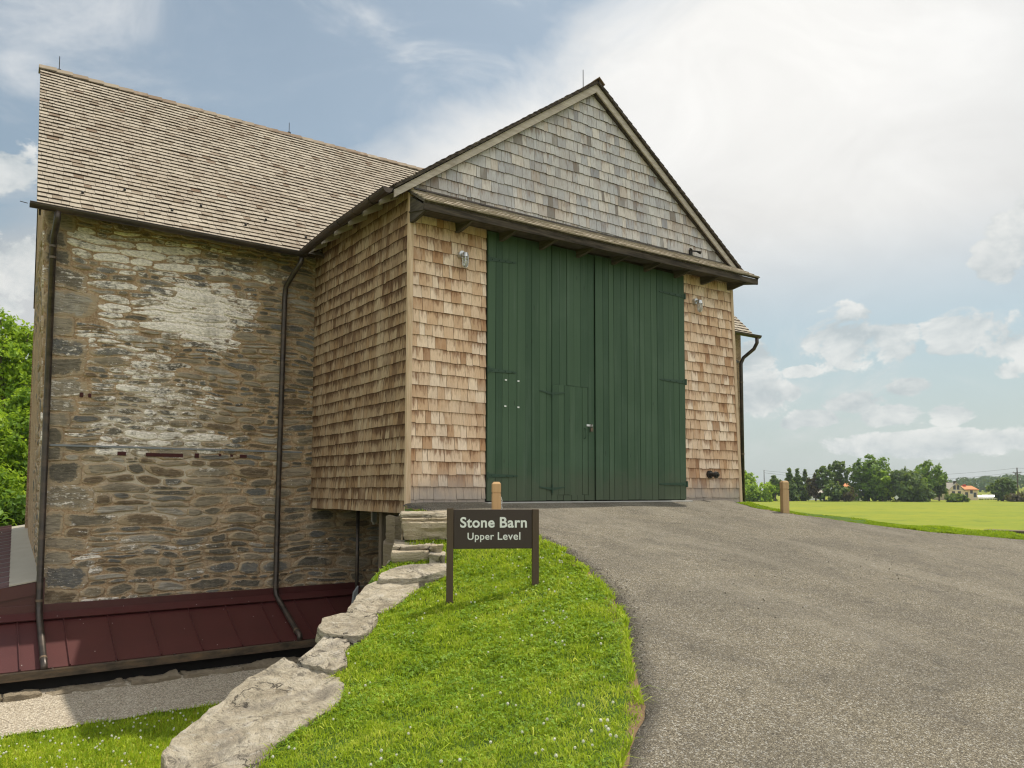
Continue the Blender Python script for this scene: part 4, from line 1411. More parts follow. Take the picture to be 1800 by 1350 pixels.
def strap(x_from, x_to, z, y, parent, zt=0.0, w_=.032):
    """long tapering strap hinge with its bolts and barrel at x_from"""
    s_ = 1 if x_to > x_from else -1
    mb = MB().prism([(x_from, y, z - w_), (x_to, y, z + zt - w_ * .45), (x_to + s_ * .03, y, z + zt), (x_to, y, z + zt + w_ * .45), (x_from, y, z + w_)], (0, -.010, 0))
    mb.tube([(x_from - s_ * .01, y - .012, z - .055), (x_from - s_ * .01, y - .012, z + .055)], .020, 8)
    for k in range(4):
        xx = x_from + (x_to - x_from) * (k + .5) / 4
        mb.sphere((xx, y - .012, z + zt * (k + .5) / 4), .010, 6, 4)
    return mb.build('hinge', 'green_iron', parent)


YD = YF - .035
WX0, WX1, WZ0, WZ1 = 7.915, 8.71, -.085, 1.75
dl_ = MB()
MB_dark = MB().box((DX0 - .01, YF + .04, DZ0 - .1), (DX1 + .01, YF + .08, DZ1)).build('door_reveal', 'dark', barn)
planks(dl_, DX0 + .012, WX0, DZ0 + .03, DZ1, YD, 41)
planks(dl_, WX0, WX1, WZ1 + .008, DZ1, YD, 42)
planks(dl_, WX0, WX1, DZ0 + .03, WZ0 - .006, YD, 43)
planks(dl_, WX1, DXM - .012, DZ0 + .03, DZ1, YD, 44)
ldoor = dl_.build('door', 'green', barn); ldoor['label'] = 'green plank door leaf with a small wicket door cut in it'
wk = MB(); planks(wk, WX0 + .007, WX1 - .007, WZ0, WZ1, YD - .002, 45, .12, .16)
wick = wk.build('wicket_door', 'green', ldoor)
dr_ = MB(); planks(dr_, DXM + .004, DX1 - .012, DZ0 + .03, DZ1, YD - .018, 46)
rdoor = dr_.build('door', 'green', barn); rdoor['label'] = 'plain green plank door leaf'
MB().box((DXM - .008, YD - .026, DZ0 + .03), (DXM + .05, YD - .018, DZ1)).build('astragal', 'green', rdoor, .003)
def zy(px_, py_): return at_y(px_, py_, YD).z
strap(DX0 + .02, 7.16, zy(860, 455), YD - .003, ldoor, zy(918, 465) - zy(860, 455) - .0)
strap(DX0 + .02, 7.16, zy(860, 650), YD - .003, ldoor)
strap(DX0 + .02, 7.20, zy(860, 836), YD - .003, ldoor)
strap(DX1 - .02, 10.46, zy(1203, 522), YD - .021, rdoor)
strap(DX1 - .02, 10.46, zy(1203, 672), YD - .021, rdoor)
strap(DX1 - .02, 10.42, zy(1207, 851), YD - .021, rdoor)
for (px_, py_) in ((968, 692), (966, 860)):
    z = zy(px_, py_)
    th = MB().prism([(WX0, YD - .004, z - .02), (WX0 - .27, YD - .004, z + .03), (WX0 - .27, YD - .004, z + .045), (WX0, YD - .004, z + .03)], (0, -.008, 0))
    th.prism([(WX0, YD - .006, z - .02), (WX0 + .27, YD - .006, z + .03), (WX0 + .27, YD - .006, z + .045), (WX0, YD - .006, z + .03)][::-1], (0, -.008, 0))
    th.tube([(WX0, YD - .014, z - .06), (WX0, YD - .014, z + .08)], .014, 8)
    th.build('hinge', 'green_iron', wick)
pz = zy(1035, 748)
hs = MB().box((8.66, YD - .016, pz - .018), (8.80, YD - .004, pz + .018), frame=None)
hasp = hs.build('hasp', 'steel', wick, .002)
pl_ = MB().box((8.735, YD - .040, pz - .105), (8.785, YD - .014, pz - .045)).tube([(8.745, YD - .027, pz - .05), (8.745, YD - .027, pz + .0), (8.76, YD - .027, pz + .02), (8.775, YD - .027, pz + .0), (8.775, YD - .027, pz - .05)], .006, 6)
pl_.build('padlock', 'copper_worn', hasp)
hz_ = zy(1028, 762)
MB().tube([(8.62, YD - .004, hz_ + .09), (8.62, YD - .04, hz_ + .07), (8.62, YD - .045, hz_), (8.62, YD - .04, hz_ - .07), (8.62, YD - .004, hz_ - .09)], .008, 6).build('handle', 'green_iron', wick)
for (px_, py_) in [(889, 668), (911, 670), (888, 714), (911, 716)]:
    p = at_y(px_, py_, YD - .004)
    MB().box((p.x - .018, YD - .014, p.z - .012), (p.x + .018, YD - .002, p.z + .012)).build('bolt_plate', 'white', ldoor, .002)
MB().box((DX0 - .05, YF - .16, -.40), (DX1 + .05, YF + .03, -.195)).build('door_sill', 'concrete', barn, .008)


# wall lamps, spotlight bracket, pipe fitting
def wall_lamp(x, z):
    y = YF - .02
    b = MB().tube([(x, y + .03, z + .10), (x, y - .045, z + .10)], .058, 12).tube([(x, y - .04, z + .10), (x, y - .10, z + .105), (x, y - .125, z + .085)], .022, 8)
    b.tube([(x, y - .125, z + .10), (x, y - .125, z + .035)], [.045, .058], 12)
    lamp = b.build('wall_lamp', 'steel', barn, smooth=False)
    MB().tube([(x, y - .125, z + .04), (x, y - .125, z - .06), (x, y - .125, z - .10), (x, y - .125, z - .122)], [.044, .042, .032, .010], 12).build('glass_jar', 'glass', lamp, smooth=True)
    cg = MB()
    for k in range(6):
        a = k * math.pi / 3
        cg.tube([(x + math.cos(a) * r_, y - .125 + math.sin(a) * r_, z + h_) for r_, h_ in ((.054, .04), (.054, -.06), (.042, -.105), (.008, -.135))], .0035, 5)
    for h_ in (.0, -.05):
        cg.tube([(x + math.cos(a) * .055, y - .125 + math.sin(a) * .055, z + h_) for a in np.linspace(0, 2 * math.pi, 15)], .0035, 5)
    cg.build('lamp_cage', 'steel', lamp)


wall_lamp(at_y(818, 455, YF - .145).x, at_y(818, 456, YF - .145).z)
wall_lamp(at_y(1230, 537, YF - .145).x, at_y(1230, 537, YF - .145).z)
p = at_y(1216, 443, YF - .05)
MB().box((p.x - .035, YF - .04, p.z - .06), (p.x + .035, YF, p.z + .05)).tube([(p.x, YF - .03, p.z + .03), (p.x + .10, YF - .09, p.z + .02), (p.x + .13, YF - .16, p.z - .02)], [.016, .016, .032], 8).tube([(p.x, YF - .03, p.z + .03), (p.x - .09, YF - .09, p.z + .04), (p.x - .12, YF - .14, p.z + .0)], [.014, .014, .028], 8).build('spotlight_bracket', 'iron', barn)
p = at_y(1254, 834, YF - .1)
MB().tube([(p.x - .02, YF, p.z), (p.x - .02, YF - .05, p.z)], .075, 12).tube([(p.x - .02, YF - .04, p.z), (p.x - .01, YF - .16, p.z - .005)], .045, 12).tube([(p.x - .01, YF - .15, p.z - .005), (p.x + .0, YF - .2, p.z - .01)], [.065, .06], 12).tube([(p.x, YF - .19, p.z - .01), (p.x + .01, YF - .23, p.z - .012)], .025, 8).build('pipe_fitting', 'iron', barn, smooth=False)

# posts and pipe under the bay
MB().box((5.46, 11.35, ZG), (5.56, 11.45, ZB + .03)).build('support_post', 'post_wood', barn, .006)
MB().tube([(5.70, 12.8, ZB + .02), (5.70, 12.8, -1.4), (5.72, 12.85, -1.75), (5.82, 13.0, -2.2)], .032, 10).build('drain_pipe', 'copper', barn, smooth=True)
p = at_v(657, 912, 13.2)
MB().box((p.x - .04, p.y - .03, p.z - .05), (p.x + .04, p.y + .03, ZB + .03)).tube([(p.x, p.y, p.z - .05), (p.x, p.y, p.z - .10)], [.035, .02], 8).build('floodlight', 'steel', barn)

# ------------------------------------------------------------------ low red metal roof along the foot of the wall
lean = thing('lean_to', 'low dark red metal roofed lean-to along the foot of the stone wall', 'lean-to', (2.0, 13.3, ZG))
LX0, LX1 = -7.0, 6.25
rn = Vector((0, -(RZT - RZB), RYT - RYB)).normalized()


def lp(x, k, n=0.0): return Vector((x, RYB + (RYT - RYB) * k, RZB + (RZT - RZB) * k)) + rn * n


pan = MB().prism([lp(LX0, 0), lp(LX1, 0), lp(LX1, 1), lp(LX0, 1)], -rn * .03)
roofp = pan.build('roof', 'red_metal', lean)
sm = MB(); x = .12 - .60 * 12
while x < LX1:
    if x > LX0:
        sm.prism([lp(x - .009, 0, .0), lp(x + .009, 0, .0), lp(x + .006, 0, .030), lp(x - .006, 0, .030)], lp(0, .96) - lp(0, 0))
    x += .60
sm.build('standing_seam', 'red_metal', roofp)
MB().prism([(LX0, RYT - .012, RZT - .02), (LX0, RYT - .012, RZT + .16), (LX0, YW - .026, RZT + .16), (LX0, YW - .026, RZT - .02)], (LX1 - LX0, 0, -.0)).build('flashing', 'red_metal', lean, .003)
MB().prism([lp(LX0, .86, .032), lp(LX0, 1.0, .032), lp(LX0, 1.0, .052), lp(LX0, .86, .046)], (LX1 - LX0, 0, 0)).build('flashing', 'red_metal', lean)
# box gutter on its eave
gp_ = [(RYB - .005, -.01), (RYB - .005, -.10), (RYB - .115, -.10), (RYB - .135, .005), (RYB - .150, .005), (RYB - .150, -.010), (RYB - .128, -.112), (RYB + .003, -.112), (RYB + .003, -.01)]
lg = MB().prism([(LX0, y, RZB + z) for y, z in gp_], (LX1 - LX0 - 1.0, 0, 0)).build('gutter', 'copper_worn', lean)
x = -1.3
while x < LX1 - 1.1:
    MB().box((x - .012, RYB - .14, RZB - .006), (x + .012, RYB + .02, RZB + .004)).build('gutter_bracket', 'copper', lg)
    x += .80
p = at_v(619, 1055, 12.2)
MB().prism([(p.x - .05, p.y - .05, p.z - .35), (p.x + .03, p.y - .05, p.z - .35), (p.x + .10, p.y - .02, p.z + .22), (p.x + .02, p.y - .02, p.z + .12)], (.0, .05, 0)).build('end_flashing', 'lead', lean, .004)
MB().box((LX0, RYB + .06, ZG - .3), (LX1, RYB + .10, RZB - .05)).build('gap_sheet', 'dark', lean)  # near-black sheet closing the gap under the eave

# ribbed shed roof against the gable end
shed = thing('shed', 'dark red ribbed metal shed against the left gable end', 'shed', (-1.0, 16.0, ZG))
def sp(x, y, n=0.0):
    k = (1.0 - x)
    return Vector((x, y, -1.47 + .060 * (y - 13.9) - .16 * k + n))
rp = MB().prism([sp(1.0, 13.92), sp(1.0, 22.5), sp(-4, 22.5), sp(-4, 13.92)], (0, 0, -.04)).build('roof', 'red_metal', shed)
xr_ = lambda y: .60 + .0434 * (y - 13.9)
rb = MB(); y = 14.15
while y < 22.4:
    rb.prism([sp(xr_(y), y - .06, 0), sp(xr_(y), y - .035, .10), sp(xr_(y), y + .035, .10), sp(xr_(y), y + .06, 0)], sp(-4, 0) - sp(.86, 0)); y += .50
rb.build('roof_rib', 'red_metal', rp)
MB().prism([sp(1.03, 13.90, .05), sp(1.25, 22.0, .05), sp(.95, 22.0, .05), sp(.60, 13.90, .05)], (0, 0, .03)).build('flashing', 'tan_metal', shed)
MB().prism([sp(1.0, 13.90, .06), sp(-4, 13.90, .06), sp(-4, 13.90, -.14), sp(1.0, 13.90, -.14)], (0, .05, 0)).build('fascia', 'red_metal', shed)
MB().prism([sp(1.0, 13.93, -.10), sp(-4, 13.93, -.10), (-4, 13.93, ZG), (1.0, 13.93, ZG)], (0, .06, 0)).build('wall', 'red_metal', shed)
MB().box((.99, 13.86, RZT - .05), (1.06, 13.93, -1.36)).build('corner_trim', 'red_metal', shed, .003)

# flat kerb stones between the gutter and the gravel
segs = [(-2.2, -1.1), (-1.1, -.15), (-.15, .52), (.52, .98), (1.0, 2.02), (2.04, 2.75), (2.76, 3.6), (3.62, 4.6)]
KL = ['squared tan kerb stone furthest along the gutter', 'long tan kerb stone under the gutter at the picture edge', 'rough low kerb stone left of the near downspout', 'broken orange tan kerb stone just below the near downspout',
      'long smooth kerb stone right of the near downspout', 'thin flat kerb stone half under the copper gutter', 'low kerb stone in the shade under the gutter', 'kerb stone beside the foot of the big capstones']
for i, ((a, b), lb) in enumerate(zip(segs, KL)):
    ol = [(a + .01, 12.28), (a + .02, 12.66), (b - .02, 12.66), (b - .01, 12.30 + .03 * (i % 2)), ((a + b) / 2, 12.25 + .04 * (i % 3 == 1))]
    zt_ = ZG + .030 + .02 * (i % 2)
    o = rock(ol[::-1], lambda x, y: zt_ + .0, .22, 60 + i, .045).build('kerb_stone', 'rock_brown', None, smooth='sharp')
    tag(o, lb, 'kerb stone', 'kerb stones along the gravel walk')


# ------------------------------------------------------------------ retaining wall and its capstones
rw = thing('retaining_wall', 'dry stone retaining wall holding up the grass bank under its capstones', 'retaining wall', (2.4, 6.9, ZG))
ws = [(x, y) for x, y in WALL if 1.0 <= y <= 10.2]
cum = [0.0]
for i in range(1, len(ws)):
    cum.append(cum[-1] + math.dist(ws[i - 1], ws[i]))


def wpt(s):
    s = max(0, min(cum[-1] - 1e-4, s)); i = max(k for k in range(len(cum)) if cum[k] <= s); i = min(i, len(ws) - 2)
    k = (s - cum[i]) / (cum[i + 1] - cum[i])
    return Vector((ws[i][0] + (ws[i + 1][0] - ws[i][0]) * k, ws[i][1] + (ws[i + 1][1] - ws[i][1]) * k, 0))


core = MB(); nS = 60; cwash = []
for k in range(nS):
    a, b = wpt(cum[-1] * k / nS), wpt(cum[-1] * (k + 1) / nS)
    off = Vector((.07, -.02, 0))
    za, zb_ = zb(a.x + .15, a.y) - .16, zb(b.x + .15, b.y) - .16
    P = [a + off + Vector((0, 0, ZG - .1)), b + off + Vector((0, 0, ZG - .1)), b + off + Vector((0, 0, zb_)), a + off + Vector((0, 0, za))]
    core.face(P[::-1], .4)
cw = core.build('wall', 'mortar', rw, verts_attr={'wash': [.1] * len(core.v)})
wc = rubble(cum[-1], 2.6, 91, .10, .22)
def w3(s, t):
    p = wpt(s); return Vector((p.x + .06, p.y - .02, ZG - .05 + t))
wm, ww_ = stones_mesh(wc, w3, Vector((-.75, .66, 0)), 92, washf=lambda s, t: .05, prot=.03, clip=lambda s, t: (lambda p: ZG + t < zb(p.x + .15, p.y) - .2)(wpt(s)))
wm.build('facing_stones', 'stone', cw, smooth=True, verts_attr={'wash': ww_, 'rim': wm.rim})


def bank_hit(px_, py_, lift=0.0):
    d = ray(px_, py_); lo, hi = 1.0, 16.0
    v = lo
    while v < hi:
        q = d * v
        if q.z < zb(q.x, q.y) + lift: break
        v += .05
    a, b = v - .05, v
    for _ in range(14):
        m_ = (a + b) / 2; q = d * m_
        if q.z < zb(q.x, q.y) + lift: b = m_
        else: a = m_
    return d * b


CAPS = [
    ('broad pale grey capstone with dark veins, largest and nearest on the bank edge', .03, .34,
     [(284, 1322), (300, 1298), (350, 1260), (400, 1222), (440, 1188), (500, 1158), (522, 1163), (560, 1174), (590, 1185), (612, 1202), (604, 1228), (575, 1252), (530, 1275), (492, 1300), (470, 1330), (440, 1362), (390, 1372), (330, 1360), (288, 1347)]),
    ('smooth grey capstone between the largest slab and the brown oval one', .06, .30,
     [(521, 1160), (545, 1138), (575, 1112), (600, 1117), (618, 1128), (606, 1148), (612, 1168), (585, 1182), (560, 1173)]),
    ('brown oval capstone jutting out over the red roof', .10, .22,
     [(556, 1100), (566, 1085), (600, 1077), (640, 1076), (668, 1080), (662, 1093), (645, 1108), (632, 1117), (600, 1115), (566, 1111)]),
    ('long grey brown capstone sloping up beside the left signpost', .05, .32,
     [(606, 1077), (622, 1050), (640, 1028), (670, 1016), (730, 1009), (742, 1016), (728, 1038), (708, 1053), (690, 1066), (668, 1077), (636, 1077)]),
    ('thin layered capstone just below the stacked stones', .10, .18,
     [(664, 1019), (670, 1006), (690, 997), (722, 991), (770, 990), (792, 994), (786, 1003), (760, 1010), (733, 1015), (700, 1017)]),
]
CAP_POLY = []
for i, (lb, lift, th, pts) in enumerate(CAPS):
    ol = [bank_hit(x, y, lift) for x, y in pts]
    gx_ = sum(p.x for p in ol) / len(ol); gy_ = sum(p.y for p in ol) / len(ol)
    ol = [(gx_ + (p.x - gx_) * .975, gy_ + (p.y - gy_) * .975) for p in ol]
    CAP_POLY.append(ol)
    ar = sum(ol[k - 1][0] * ol[k][1] - ol[k][0] * ol[k - 1][1] for k in range(len(ol)))
    if ar < 0: ol = ol[::-1]
    o = rock(ol, lambda x, y: zb(x, y) + lift + .014 * fbm(x, y, 40 + i, 2, 1.6), th, 30 + i, (.030, .022, .018, .028, .016)[i]).build('capstone', 'rock', None, smooth='sharp')
    tag(o, lb, 'capstone', 'capstones along the bank edge')


CAP_Y = np.linspace(4.9, 9.0, 165); CAP_R = np.full(165, -9.0)
for ol in CAP_POLY:
    for k in range(len(ol)):
        (xa_, ya_), (xb_, yb_) = ol[k - 1], ol[k]
        for q in np.linspace(0, 1, 40):
            i_ = int(round((ya_ + (yb_ - ya_) * q - 4.9) / (4.1 / 164)))
            if 0 <= i_ < 165: CAP_R[i_] = max(CAP_R[i_], xa_ + (xb_ - xa_) * q)
def cap_right(Y): return np.where((Y > 4.95) & (Y < 8.95), np.interp(Y, CAP_Y, CAP_R), -9.0)
bv_ = np.empty(len(bank.data.vertices) * 3, dtype=np.float32); bank.data.vertices.foreach_get('co', bv_); bv_ = bv_.reshape(-1, 3)
sink = bv_[:, 0] < cap_right(bv_[:, 1]) - .10
bv_[sink, 2] -= .26
bank.data.vertices.foreach_set('co', bv_.ravel()); bank.data.update()


def slab(name, lb, cat, grp, pl, pr, v0, v1, ztop, th, seed, rough=.02, m='rock', skew=0.0):
    """a flat stone seen face on: plan outline between two picture columns and two distances"""
    def P(px_, v):
        u = (px_ - 900) / FPX * v
        return (u * sy + v * cy, -u * cy + v * sy)
    ol = [P(pl, v0), P(pl + (pr - pl) * .5, v0 - .04), P(pr, v0 + skew), P(pr - 2, v1), P(pl + (pr - pl) * .4, v1 + .03), P(pl + 3, v1)]
    ar = sum(ol[k - 1][0] * ol[k][1] - ol[k][0] * ol[k - 1][1] for k in range(len(ol)))
    if ar < 0: ol = ol[::-1]
    o = rock(ol, lambda x, y: ztop, th, seed, rough).build(name, m, None, smooth='sharp')
    return tag(o, lb, cat, grp)


G_ = 'stones stacked at the corner of the bay'
slab('wall_stone', 'thin dark slate slab on top of the stack by the bay corner', 'stone', G_, 703, 850, 9.75, 10.9, -.300, .045, 71, .012)
slab('wall_stone', 'narrow tan slab just under the slate at the top of the stack', 'stone', G_, 706, 850, 9.70, 10.8, -.352, .055, 76, .012, 'rock_tan')
slab('wall_stone', 'thick pale tan block in the middle of the stack', 'stone', G_, 709, 850, 9.62, 10.7, -.405, .20, 72, .016, 'rock_tan')
slab('wall_stone', 'shaded brown slab under the pale block beside the sign', 'stone', G_, 722, 850, 9.72, 10.6, -.61, .20, 73, .016, 'rock_tan')
slab('wall_stone', 'grey layered flat stone second from the bottom of the stack', 'stone', G_, 693, 762, 9.25, 10.1, -.655, .065, 74, .03)
slab('wall_stone', 'tan wedge of rock lowest in the stack above the grass', 'stone', G_, 691, 757, 9.10, 9.9, -.725, .17, 75, .02, 'rock_tan')
slab('rock', 'small orange tan rock beside the left signpost top', 'rock', 'small loose rocks', 757, 781, 9.1, 9.35, -.66, .10, 81, .03, 'rock_tan')
slab('rock', 'small grey wedge of rock under the orange one', 'rock', 'small loose rocks', 755, 785, 8.95, 9.25, -.735, .13, 82, .02)
slab('rock', 'flat sliver of grey stone leaning below the stack', 'rock', 'small loose rocks', 682, 702, 9.2, 9.5, -.86, .12, 83, .02)
slab('wall_stone', 'rough dark boulder in the shade under the bay corner', 'stone', G_, 680, 716, 11.35, 12.2, -.40, .5, 84, .05, 'rock_brown')  # brown rock colour stands in for the shade under the bay
slab('wall_stone', 'dark boulder below the bay corner beside the wooden post', 'stone', G_, 676, 716, 11.30, 12.1, -.80, .7, 85, .05, 'rock_brown')

# ------------------------------------------------------------------ sign
SA, SB = Vector((3.977, 6.708, 0)), Vector((4.735, 6.300, 0))
su = (SB - SA).normalized(); sn = Vector((su.y, -su.x, 0))
fr = Matrix(((su.x, -sn.x, 0, SA.x), (su.y, -sn.y, 0, SA.y), (0, 0, 1, 0), (0, 0, 0, 1)))     # local x along the board, -y towards the reader
SLn = (SB - SA).length
sgn_ = thing('sign', 'brown wooden sign reading Stone Barn Upper Level on two posts in the grass', 'sign', (*((SA + SB) / 2).xy, -1.1))
pwid = .066
for cx, zt_ in ((0, -.185), (SLn, -.197)):
    p = fr @ Vector((cx, 0, 0))
    zg = zb(p.x, p.y)
    b_ = MB().box((cx - pwid / 2, -pwid / 2, zg - .25), (cx + pwid / 2, pwid / 2, zt_), frame=fr)
    b_.build('post', 'sign_post', sgn_, .005)
zt, zbm = -.200, -.592
bd_ = MB().box((pwid / 2 + .001, -.018, zbm), (SLn - pwid / 2 - .001, .012, zt), frame=fr).build('board', 'sign_brown', sgn_, .004)


def lettering(txt, xl, xr, zbase, bold, parent):
    cu = bpy.data.curves.new('lettering', 'FONT')
    cu.body = txt; cu.size = 1.0; cu.extrude = .012
    cu.offset = bold
    cu.space_character = 1.06
    o = bpy.data.objects.new('lettering', cu); COL.objects.link(o)
    bpy.context.view_layer.update()
    xs = [c[0] for c in o.bound_box]
    w0, w1 = min(xs), max(xs)
    k = (xr - xl) / (w1 - w0)
    dg = bpy.context.evaluated_depsgraph_get()
    me = bpy.data.meshes.new_from_object(o.evaluated_get(dg))
    bpy.data.objects.remove(o)
    po = world_loc(parent)
    for v in me.vertices:
        q = fr @ Vector((xl + (v.co.x - w0) * k, -.0185 - .0015 - v.co.z * .1, zbase + v.co.y * k))
        v.co = q - po
    me.materials.clear(); me.materials.append(M['sign_text'])
    o2 = bpy.data.objects.new('lettering', me)
    return link(o2, parent)


def sx(px_, py_):
    d = ray(px_, py_); t_ = SA.dot(sn) / d.dot(sn); p = d * t_
    return (p - SA).dot(su), p.z


for txt, pa_, pb_, pz_, bold in (('Stone', 808.8, 869, 926.7, .024), ('Barn', 878.2, 925.7, 926.7, .024), ('Upper', 821.6, 868, 948.5, .010), ('Level', 874.6, 914.2, 948.5, .010)):
    l_, z_ = sx(pa_, pz_); r__, _ = sx(pb_, pz_)
    lettering(txt, l_, r__, z_, bold, bd_)


# ------------------------------------------------------------------ bollards
def bollard(x, y, zt, m, lb):
    zg = float(zplane(y)); h = .06
    t_ = thing('bollard', lb, 'bollard', (x, y, zg), 'square wooden bollards at the top of the drive')
    ang = rad(8)
    F_ = Matrix.Translation((x, y, 0)) @ Matrix.Rotation(YAW - rad(90) + ang, 4, 'Z')
    b = MB().box((-h, -h, zg - .2), (h, h, zt - .165), frame=F_)
    b.box((-h + .008, -h + .008, zt - .166), (h - .008, h - .008, zt - .149), frame=F_)
    b.build('post', m, t_, .004)
    P = [Vector((sx_ * h, sy_ * h, zt - .15)) for sx_, sy_ in ((-1, -1), (1, -1), (1, 1), (-1, 1))]
    Q = [Vector((p.x, p.y, zt - .03)) for p in P]; R_ = [Vector((p.x * .62, p.y * .62, zt)) for p in P]
    c = MB()
    for k in range(4):
        k2 = (k + 1) % 4
        c.face([F_ @ P[k], F_ @ P[k2], F_ @ Q[k2], F_ @ Q[k]]); c.face([F_ @ Q[k], F_ @ Q[k2], F_ @ R_[k2], F_ @ R_[k]])
    c.face([F_ @ q for q in R_]); c.face([F_ @ q for q in P[::-1]])
    c.build('post_cap', m, t_)
    return t_


b1 = at_v(872.5, 847, 10.95); bollard(b1.x, b1.y, b1.z, 'bollard_tan', 'tan wooden bollard by the doors behind the sign with a chain on it')
b2 = at_v(1378.5, 845, 14.25); bollard(b2.x, b2.y, b2.z, 'bollard_brown', 'brown wooden bollard on the far side of the drive')
ch = MB()
p0 = at_v(881.5, 877, 10.90)
for k in range(8):
    z = p0.z - k * .026 - .0
    q = Vector((p0.x + .004 * math.sin(k * 1.7), p0.y, z)); a = (k % 2) * math.pi / 2 + .6
    dv = Vector((math.cos(a), math.sin(a), 0)) * .010
    ch.tube([q + Vector((0, 0, .018)), q + dv + Vector((0, 0, .008)), q + dv - Vector((0, 0, .008)), q - Vector((0, 0, .018)), q - dv - Vector((0, 0, .008)), q - dv + Vector((0, 0, .008)), q + Vector((0, 0, .018))], .0038, 5)
ch.tube([Vector((p0.x, p0.y, p0.z + .02)), Vector((p0.x - .03, p0.y, p0.z + .035))], .006, 6)
tag(ch.build('chain', 'steel', None), 'short steel chain hanging from the tan bollard', 'chain')

# low timber kerb beyond the drive
ka, kb = at_v(1728, 931, 18.5), at_v(1860, 928, 17.0)
tb = MB()
dd = (kb - ka); dd.z = 0; dd.normalize(); nn = Vector((-dd.y, dd.x, 0))
tb.prism([ka + Vector((0, 0, -.5)), ka, ka + nn * .22 + Vector((0, 0, .01)), ka + nn * .22 + Vector((0, 0, -.5))], dd * 5.0 + Vector((0, 0, .06)))
tag(tb.build('timber_kerb', 'post_wood', None, .015), 'low weathered timber kerb lying in the grass beyond the drive', 'kerb')


# ------------------------------------------------------------------ grass
def in_poly(x, y, poly):
    x = np.asarray(x); y = np.asarray(y); c = np.zeros(x.shape, bool)
    n = len(poly)
    for i in range(n):
        x1_, y1_ = poly[i - 1]; x2_, y2_ = poly[i]
        k = ((y1_ > y) != (y2_ > y)) & (x < (x2_ - x1_) * (y - y1_) / (y2_ - y1_ + 1e-12) + x1_)
        c ^= k
    return c


def proj_np(X, Y, Z):
    P = np.stack([X, Y, Z], -1)
    c = P @ np.array([RGT, UPV, FWD]).T
    return 900 + FPX * c[:, 0] / c[:, 2], PY - FPX * c[:, 1] / c[:, 2], c[:, 2]


NOI = lambda X, Y, s, k=0.0, o=3: np.array([fbm(x, y, k, o, s) for x, y in zip(X, Y)])


def blades(name, X, Y, Z, H, Wd_, m, lean_=.5, tint=None):
    n = len(X)
    a = rng.uniform(0, 2 * np.pi, n); b = rng.uniform(0, 2 * np.pi, n)
    ln = np.abs(rng.normal(0, lean_, n)) + .12
    dx, dy = np.cos(a), np.sin(a)
    lx, ly = np.cos(b) * ln, np.sin(b) * ln
    base = np.stack([X, Y, Z], -1)
    side = np.stack([dx, dy, np.zeros(n)], -1) * (Wd_ / 2)[:, None]
    mid = base + np.stack([lx * H * .35, ly * H * .35, H * .58], -1)
    tip = base + np.stack([lx * H * 1.05, ly * H * 1.05, H * np.maximum(.25, 1 - .35 * ln)], -1)
    V = np.stack([base - side, base + side, mid + side * .8, mid - side * .8, tip], 1).reshape(-1, 3)
    o = np.arange(n)[:, None] * 5
    T = np.concatenate([o + [0, 1, 2], o + [0, 2, 3], o + [3, 2, 4]], 1).reshape(-1, 3)
    t = np.repeat(np.clip(tint, 0, 1), 5)
    return np_tris(name, V, T, m, t)


def clovers(name, X, Y, Z, S, m, tint):
    n = len(X)
    V = []; T = []; tt = []
    a0 = rng.uniform(0, 2 * np.pi, n)
    tl = rng.normal(0, .35, (n, 2))
    Vs = []
    for k in range(3):
        a = a0 + k * 2.094 + rng.normal(0, .1, n)
        c, s_ = np.cos(a), np.sin(a)
        def pt(r_, off, up):
            x = c * r_ - s_ * off; y = s_ * r_ + c * off
            return np.stack([X + x * S, Y + y * S, Z + (x * tl[:, 0] + y * tl[:, 1] + up) * S], -1)
        Vs.append(np.stack([pt(.05, 0, 0), pt(.55, .42, .10), pt(1.0, .30, -.02), pt(1.0, -.30, -.02), pt(.55, -.42, .10)], 1))
    V = np.stack(Vs, 1).reshape(-1, 3)
    o = np.arange(n * 3)[:, None] * 5
    T = np.concatenate([o + [0, 1, 2], o + [0, 2, 3], o + [0, 3, 4]], 1).reshape(-1, 3)
    return np_tris(name, V, T, m, np.repeat(np.clip(tint, 0, 1), 15))


# bank grass: density follows the size it has in view
NB = 330000
Y_ = rng.uniform(2.5, 9.6, NB); X_ = rng.uniform(.6, 6.0, NB)
de = exl(Y_) + NOI(np.zeros(NB), Y_, 1.6, 3.0) * .06 - X_
dw = X_ - wxl(Y_)
ok = (de > .015) & (dw > .16) & (X_ > cap_right(Y_) - .03)
X_, Y_, de, dw = X_[ok], Y_[ok], de[ok], dw[ok]
Z_ = zbank(X_, Y_)
px_, py_, vv_ = proj_np(X_, Y_, Z_)
ok = (px_ > -40) & (px_ < 1840) & (py_ < 1420) & (vv_ > 2)
for ol in CAP_POLY:
    ok &= ~in_poly(X_, Y_, ol)
edge_keep = rng.random(len(X_)) < np.clip(de / .10, .22, 1)
patch = NOI(X_, Y_, 1.4, 2.0, 4)
bare = rng.random(len(X_)) < np.clip(1.05 - np.clip(patch - .25, 0, 1) * 1.3, .45, 1)
far_keep = rng.random(len(X_)) < np.clip((6.2 / vv_) ** 1.3, .25, 1)
ok &= edge_keep & bare & far_keep
X_, Y_, Z_, de, vv_, patch = X_[ok], Y_[ok], Z_[ok], de[ok], vv_[ok], patch[ok]
Z_ = Z_ + np.array([fbm(x, y, 0, 4, .9) * .03 + fbm(x, y, 5, 3, 5) * .012 for x, y in zip(X_, Y_)]) * np.clip(de * 4, 0, 1) - .006
tuft = NOI(X_, Y_, 4.5, 6.0, 3)
